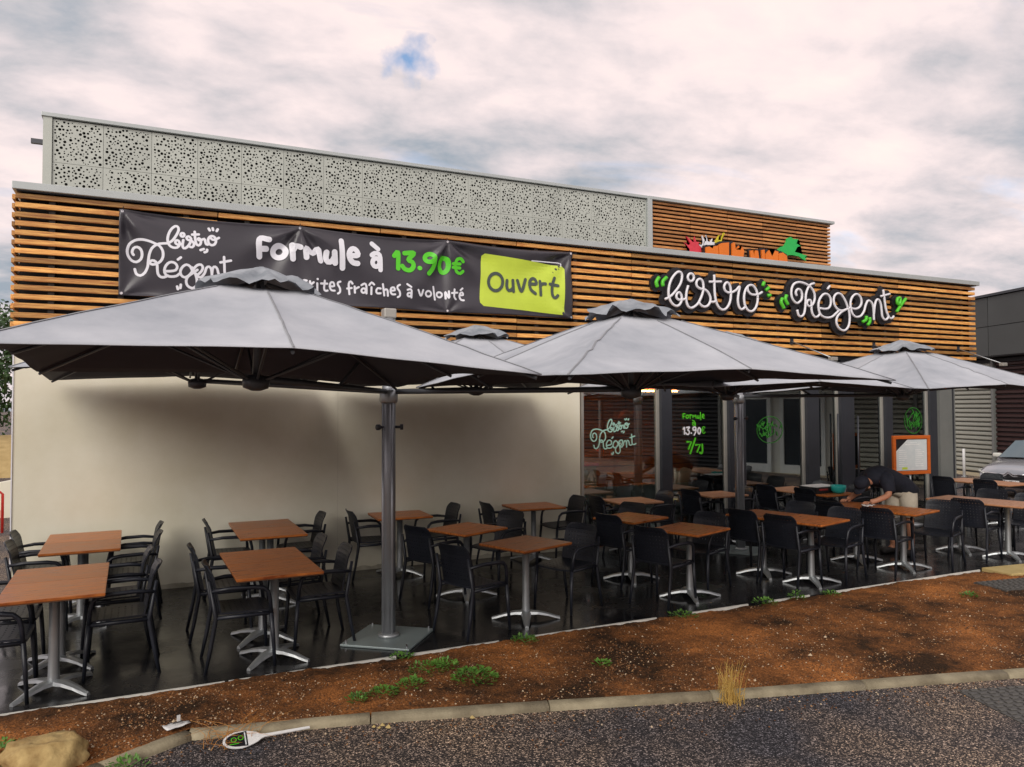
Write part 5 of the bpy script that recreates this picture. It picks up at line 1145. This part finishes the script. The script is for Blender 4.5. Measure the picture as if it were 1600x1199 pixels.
# building across the street, seen only as reflections in the glass
ob_ = thing('retail_building', 'dark retail shed across the street behind the viewer, mirrored in the glass', 'building', (6, -42, 0))
MB().box(-40, 60, -10, 0, -.1, 6.2).build('wall', 'retail_wall', ob_)
MB().box(-40.1, 60.1, -10.1, .12, 6.2, 6.5).build('parapet', 'frame_light', ob_)
for i in range(9): MB().box(-36+i*10, -30+i*10, .0, .06, .2, 3.2).build('shop_window', 'retail_glass', ob_)

# ---------------------------------------------------------------- foreground bits
def leaf_clump(mb, n, r, h, rnd, size):
    for i in range(n):
        a = rnd.random()*6.28; rr = r*math.sqrt(rnd.random()); p = Vector((rr*math.cos(a), rr*math.sin(a), h*rnd.uniform(.1, 1)*(1-(rr/r)**2*.7))); s = size*rnd.uniform(.6, 1.3)
        d = Vector((math.cos(a)+rnd.gauss(0, .5), math.sin(a)+rnd.gauss(0, .5), rnd.uniform(.1, .9))).normalized(); q = d.cross(Vector((0, 0, 1))).normalized(); up = q.cross(d)
        o_ = len(mb.v); mb.v += [tuple(p), tuple(p+d*s*.5+q*s*.26+up*s*.05), tuple(p+d*s), tuple(p+d*s*.5-q*s*.26+up*s*.05)]; mb.f += [(o_, o_+1, o_+2), (o_, o_+2, o_+3)]
WEEDS = [(3.64, -4.52, .17, .09, 340, 'big bright green weed clump in the middle of the soil bed'), (3.38, -4.18, .15, .06, 150, 'flat weed patch beside the big clump, on the terrace side'), (3.52, -4.14, .12, .05, 120, 'small weed patch above the big clump'),
 (2.93, -4.47, .10, .05, 120, 'weed tuft by the kerb left of the big clump'), (2.72, -4.52, .07, .05, 80, 'little weed at the kerb joint left of the big clump'), (3.16, -4.44, .10, .05, 110, 'weed between kerb and big clump'),
 (4.72, -4.64, .07, .04, 60, 'small lone weed right of the big clump'), (4.43, -3.80, .12, .06, 110, 'weed on the terrace edge strip before the cornerwise table'), (3.33, -3.66, .09, .05, 70, 'weed on the terrace edge strip below the base plate'),
 (6.25, -3.74, .14, .06, 110, 'weed on the terrace edge strip in line with the price window'), (7.36, -3.72, .13, .06, 110, 'weed on the edge strip left of the front pair of tables'), (7.80, -3.74, .08, .09, 90, 'upright weed on the edge strip beside the front pair'),
 (8.32, -3.74, .10, .05, 80, 'weed on the edge strip right of the front pair'), (9.58, -4.52, .08, .05, 90, 'bright green weed alone in the orange soil at right'), (.52, -4.50, .16, .12, 260, 'green weed at the bottom left picture corner'), (1.24, -4.86, .11, .05, 100, 'weed growing below the kerb beside the boulder')]
for i, (x, y, r, h, n, lab) in enumerate(WEEDS):
    t = thing('weed', lab, 'weed', (x, y, soil_z(x, y)+.002), 0, 'weeds in the soil bed'); rnd = random.Random(i); b = MB(); leaf_clump(b, n, r, h, rnd, .034); b.build('leaves', 'leaf', t)
    s = MB()
    for k in range(5): a = rnd.random()*6.28; s.tube([(0, 0, 0), (math.cos(a)*r*.5, math.sin(a)*r*.5, h*.5)], .002, 4)
    s.build('stems', 'leaf', t)
def blades(n, h, spread, rnd, thin=.003, lean=.3, curl=0):
    b = MB()
    for i in range(n):
        a = rnd.random()*6.28; p0 = Vector((rnd.gauss(0, spread), rnd.gauss(0, spread), 0)); L = h*rnd.uniform(.4, 1); ln = Vector((math.cos(a), math.sin(a), 0))*lean*rnd.random()
        pts = [p0+(Vector((0, 0, 1))*L*u+ln*L*u*u*(1+curl)-Vector((0, 0, curl*L*u*u*.7))) for u in (0, .35, .7, 1)]; b.tube(pts, [thin, thin*.8, thin*.6, thin*.3], 4, False)
    return b
t = thing('dry_grass', 'tall straw-coloured dry grass tuft growing at the kerb', 'grass tuft', (5.22, -5.60, -.03)); blades(64, .29, .040, random.Random(4), .0022, .42).build('blades', 'straw', t)
b = MB()
rnd = random.Random(9)
for i in range(46):
    a = rnd.random()*6.28; L = rnd.uniform(.05, .34); z = .004; b.tube([(rnd.gauss(0, .05), rnd.gauss(0, .03), rnd.uniform(.24, .34)*0+.3) for _ in (0,)]+[(math.cos(a)*L, math.sin(a)*L, .2)], .003, 4, False) if False else None
blades(60, .10, .045, random.Random(5), .0024, 1.0, .3).build('seed_heads', 'straw', t)
t = thing('dry_roots', 'tangle of orange dry roots beside the kerb at left', 'roots', (1.86, -4.68, -.02)); blades(70, .16, .09, random.Random(6), .0022, 1.6, .6).build('strands', 'dry_root', t)
# boulder
bm = bmesh.new(); bmesh.ops.create_icosphere(bm, subdivisions=4, radius=.20)
for v in bm.verts:
    n_ = v.co.normalized(); d = 1+.22*mnoise.noise(n_*1.6+Vector((3, 1, 0)))+.13*mnoise.noise(n_*4)+.05*mnoise.noise(n_*11); v.co = Vector((n_.x*.23, n_.y*.17, n_.z*.17))*d
    v.co.z = min(v.co.z, .12+.02*mnoise.noise(n_*3))
bo_ = tag(MB().bm(bm).build('boulder', 'rock', None, True), 'yellow boulder at the bottom left beside the kerb end', 'rock'); bo_.location = (.80, -4.66, .04)
# spoon-shaped plastic plant sign
sp = thing('plastic_sign', 'white spoon-shaped plastic sign with black printed label lying on the road', 'sign', (2.00, -4.80, .008), math.radians(-1)); sp.rotation_euler = (math.radians(20), 0, math.radians(0))
HX, HRX, HRY = -.10, .115, .075
pts = [(HX+HRX*math.cos(a_)*(1 if math.cos(a_) < 0 else 1.12), HRY*math.sin(a_)*(1 if math.cos(a_) < 0 else 1-.25*math.cos(a_))) for a_ in [2*PI*i/32 for i in range(32)]]
hd = MB(); n = len(pts); hd.v = [(x, y, .0) for x, y in pts]+[(x, y, .006) for x, y in pts]; hd.f = [tuple(range(n))[::-1], tuple(range(n, 2*n))]+[(i, (i+1) % n, n+(i+1) % n, n+i) for i in range(n)]
hd.build('head', 'white_plastic', sp)
hp = [(0, -.030), (.045, -.012), (.33, -.009), (.33, .009), (.045, .012), (0, .030)]
MB().add([(x, y, .001) for x, y in hp]+[(x, y, .0075) for x, y in hp], [(5,4,3,2,1,0), (6,7,8,9,10,11)]+[(i, (i+1) % 6, 6+(i+1) % 6, 6+i) for i in range(6)]).build('handle', 'white_plastic', sp)
lp = [(HX+.1*math.cos(a_), .062*math.sin(a_)) for a_ in [PI*.5+PI*i/14 for i in range(15)]]+[(HX+.035, -.066), (HX+.035, .066)]
lb = MB(); lb.v = [(x, y, .0072) for x, y in lp]; lb.f = [tuple(range(len(lp)))]; lbo = lb.build('label', 'sign_black', sp)
def ringz(cx, cy, rx, ry, z, w):
    r_ = MB(); k = 20
    for i in range(k): a = 2*PI*i/k; r_.v += [(cx+(rx-w)*math.cos(a), cy+(ry-w)*math.sin(a), z), (cx+rx*math.cos(a), cy+ry*math.sin(a), z)]
    r_.f = [(2*i, 2*i+1, (2*i+3) % (2*k), (2*i+2) % (2*k)) for i in range(k)]; return r_
for cx, cy in ((HX-.005, .012), (HX-.048, .004)): ringz(cx, cy, .018, .021, .0080, .005).build('printed_ring', 'print_green', lbo)
MB().box(HX+.018, HX+.026, -.055, .055, .0076, .0080).build('printed_line', 'paper', lbo)
MB().box(HX-.075, HX-.02, -.036, -.030, .0076, .0080).build('printed_line', 'print_green', lbo)
# white tag lying on the kerb
tg = thing('white_tag', 'crumpled white plastic tag lying on the kerb left of the roots', 'litter', (1.53, -4.47, .035), .3)
b = MB(); k = 6
for i in range(k+1):
    for j in range(4): x, y = i/k-.5, j/3-.5; b.v.append((x*.16, y*.08*(1.2-i/k*.5), .012+.02*abs(mnoise.noise((x*5, y*5, 2)))))
b.f = [(i*4+j, (i+1)*4+j, (i+1)*4+j+1, i*4+j+1) for i in range(k) for j in range(3)]
o = b.build('sheet', 'white_plastic', tg, True); o.modifiers.new('s', 'SOLIDIFY').thickness = .003
MB().box(.0, .02, -.004, .004, .012, .075).build('tab', 'white_plastic', tg); MB().box(-.03, .03, -.02, .0, .034, .037).build('printed_mark', 'iron', tg)
# beige concrete slab, soil grate, road cover
sl_ = tag(MB().bevel_box(0, 1.2, -.42, 0, -.02, .045, .01).build('concrete_slab', 'slab'), 'beige concrete slab on the soil at the right edge of the terrace', 'slab'); sl_.location = (11.10, -3.66, 0); sl_.rotation_euler = (0, 0, -.12)
def cover(name, label, x, y, z, rz, w, d, nx_, ny_):
    t = thing(name, label, 'cover', (x, y, z), rz); MB().box(0, w, -d, 0, -.02, .004).build('plate', 'iron', t)
    me = MB().bevel_box(0, w/nx_*.62, -d/ny_*.55, 0, .004, .012, .002).mesh('stud', 'iron')
    for i in range(nx_):
        for j in range(ny_): o = link('stud', me, t, (w/nx_*(i+.15+.35*(j % 2)*.8), -d/ny_*(j+.2), 0))
cover('drain_cover', 'studded iron drain cover in the road by the kerb at right', 6.90, -6.20, -.025, -.29, .95, .62, 12, 10)
cover('soil_cover', 'dark iron inspection cover half buried in the orange soil at right', 10.25, -4.12, .03, -.15, .8, .42, 10, 6)
for i, (x, y) in enumerate(((2.74, -4.90), (2.80, -4.90), (2.83, -4.95), (2.77, -4.93), (3.40, -5.05), (4.55, -5.36))):
    b = MB(); pebble(b, 0, 0, .006, .016+.004*(i % 3)); o = tag(b.build('pebble', 'slab'), ['pale pebble in the little heap at the kerb joint', 'pale pebble in the little heap at the kerb joint', 'pale pebble in the little heap at the kerb joint', 'pale pebble in the little heap at the kerb joint', 'single pale pebble below the kerb under the big weed', 'single pale pebble on the road right of the heap'][i], 'pebble', 'pebbles by the kerb'); o.location = (x, y, -.026)
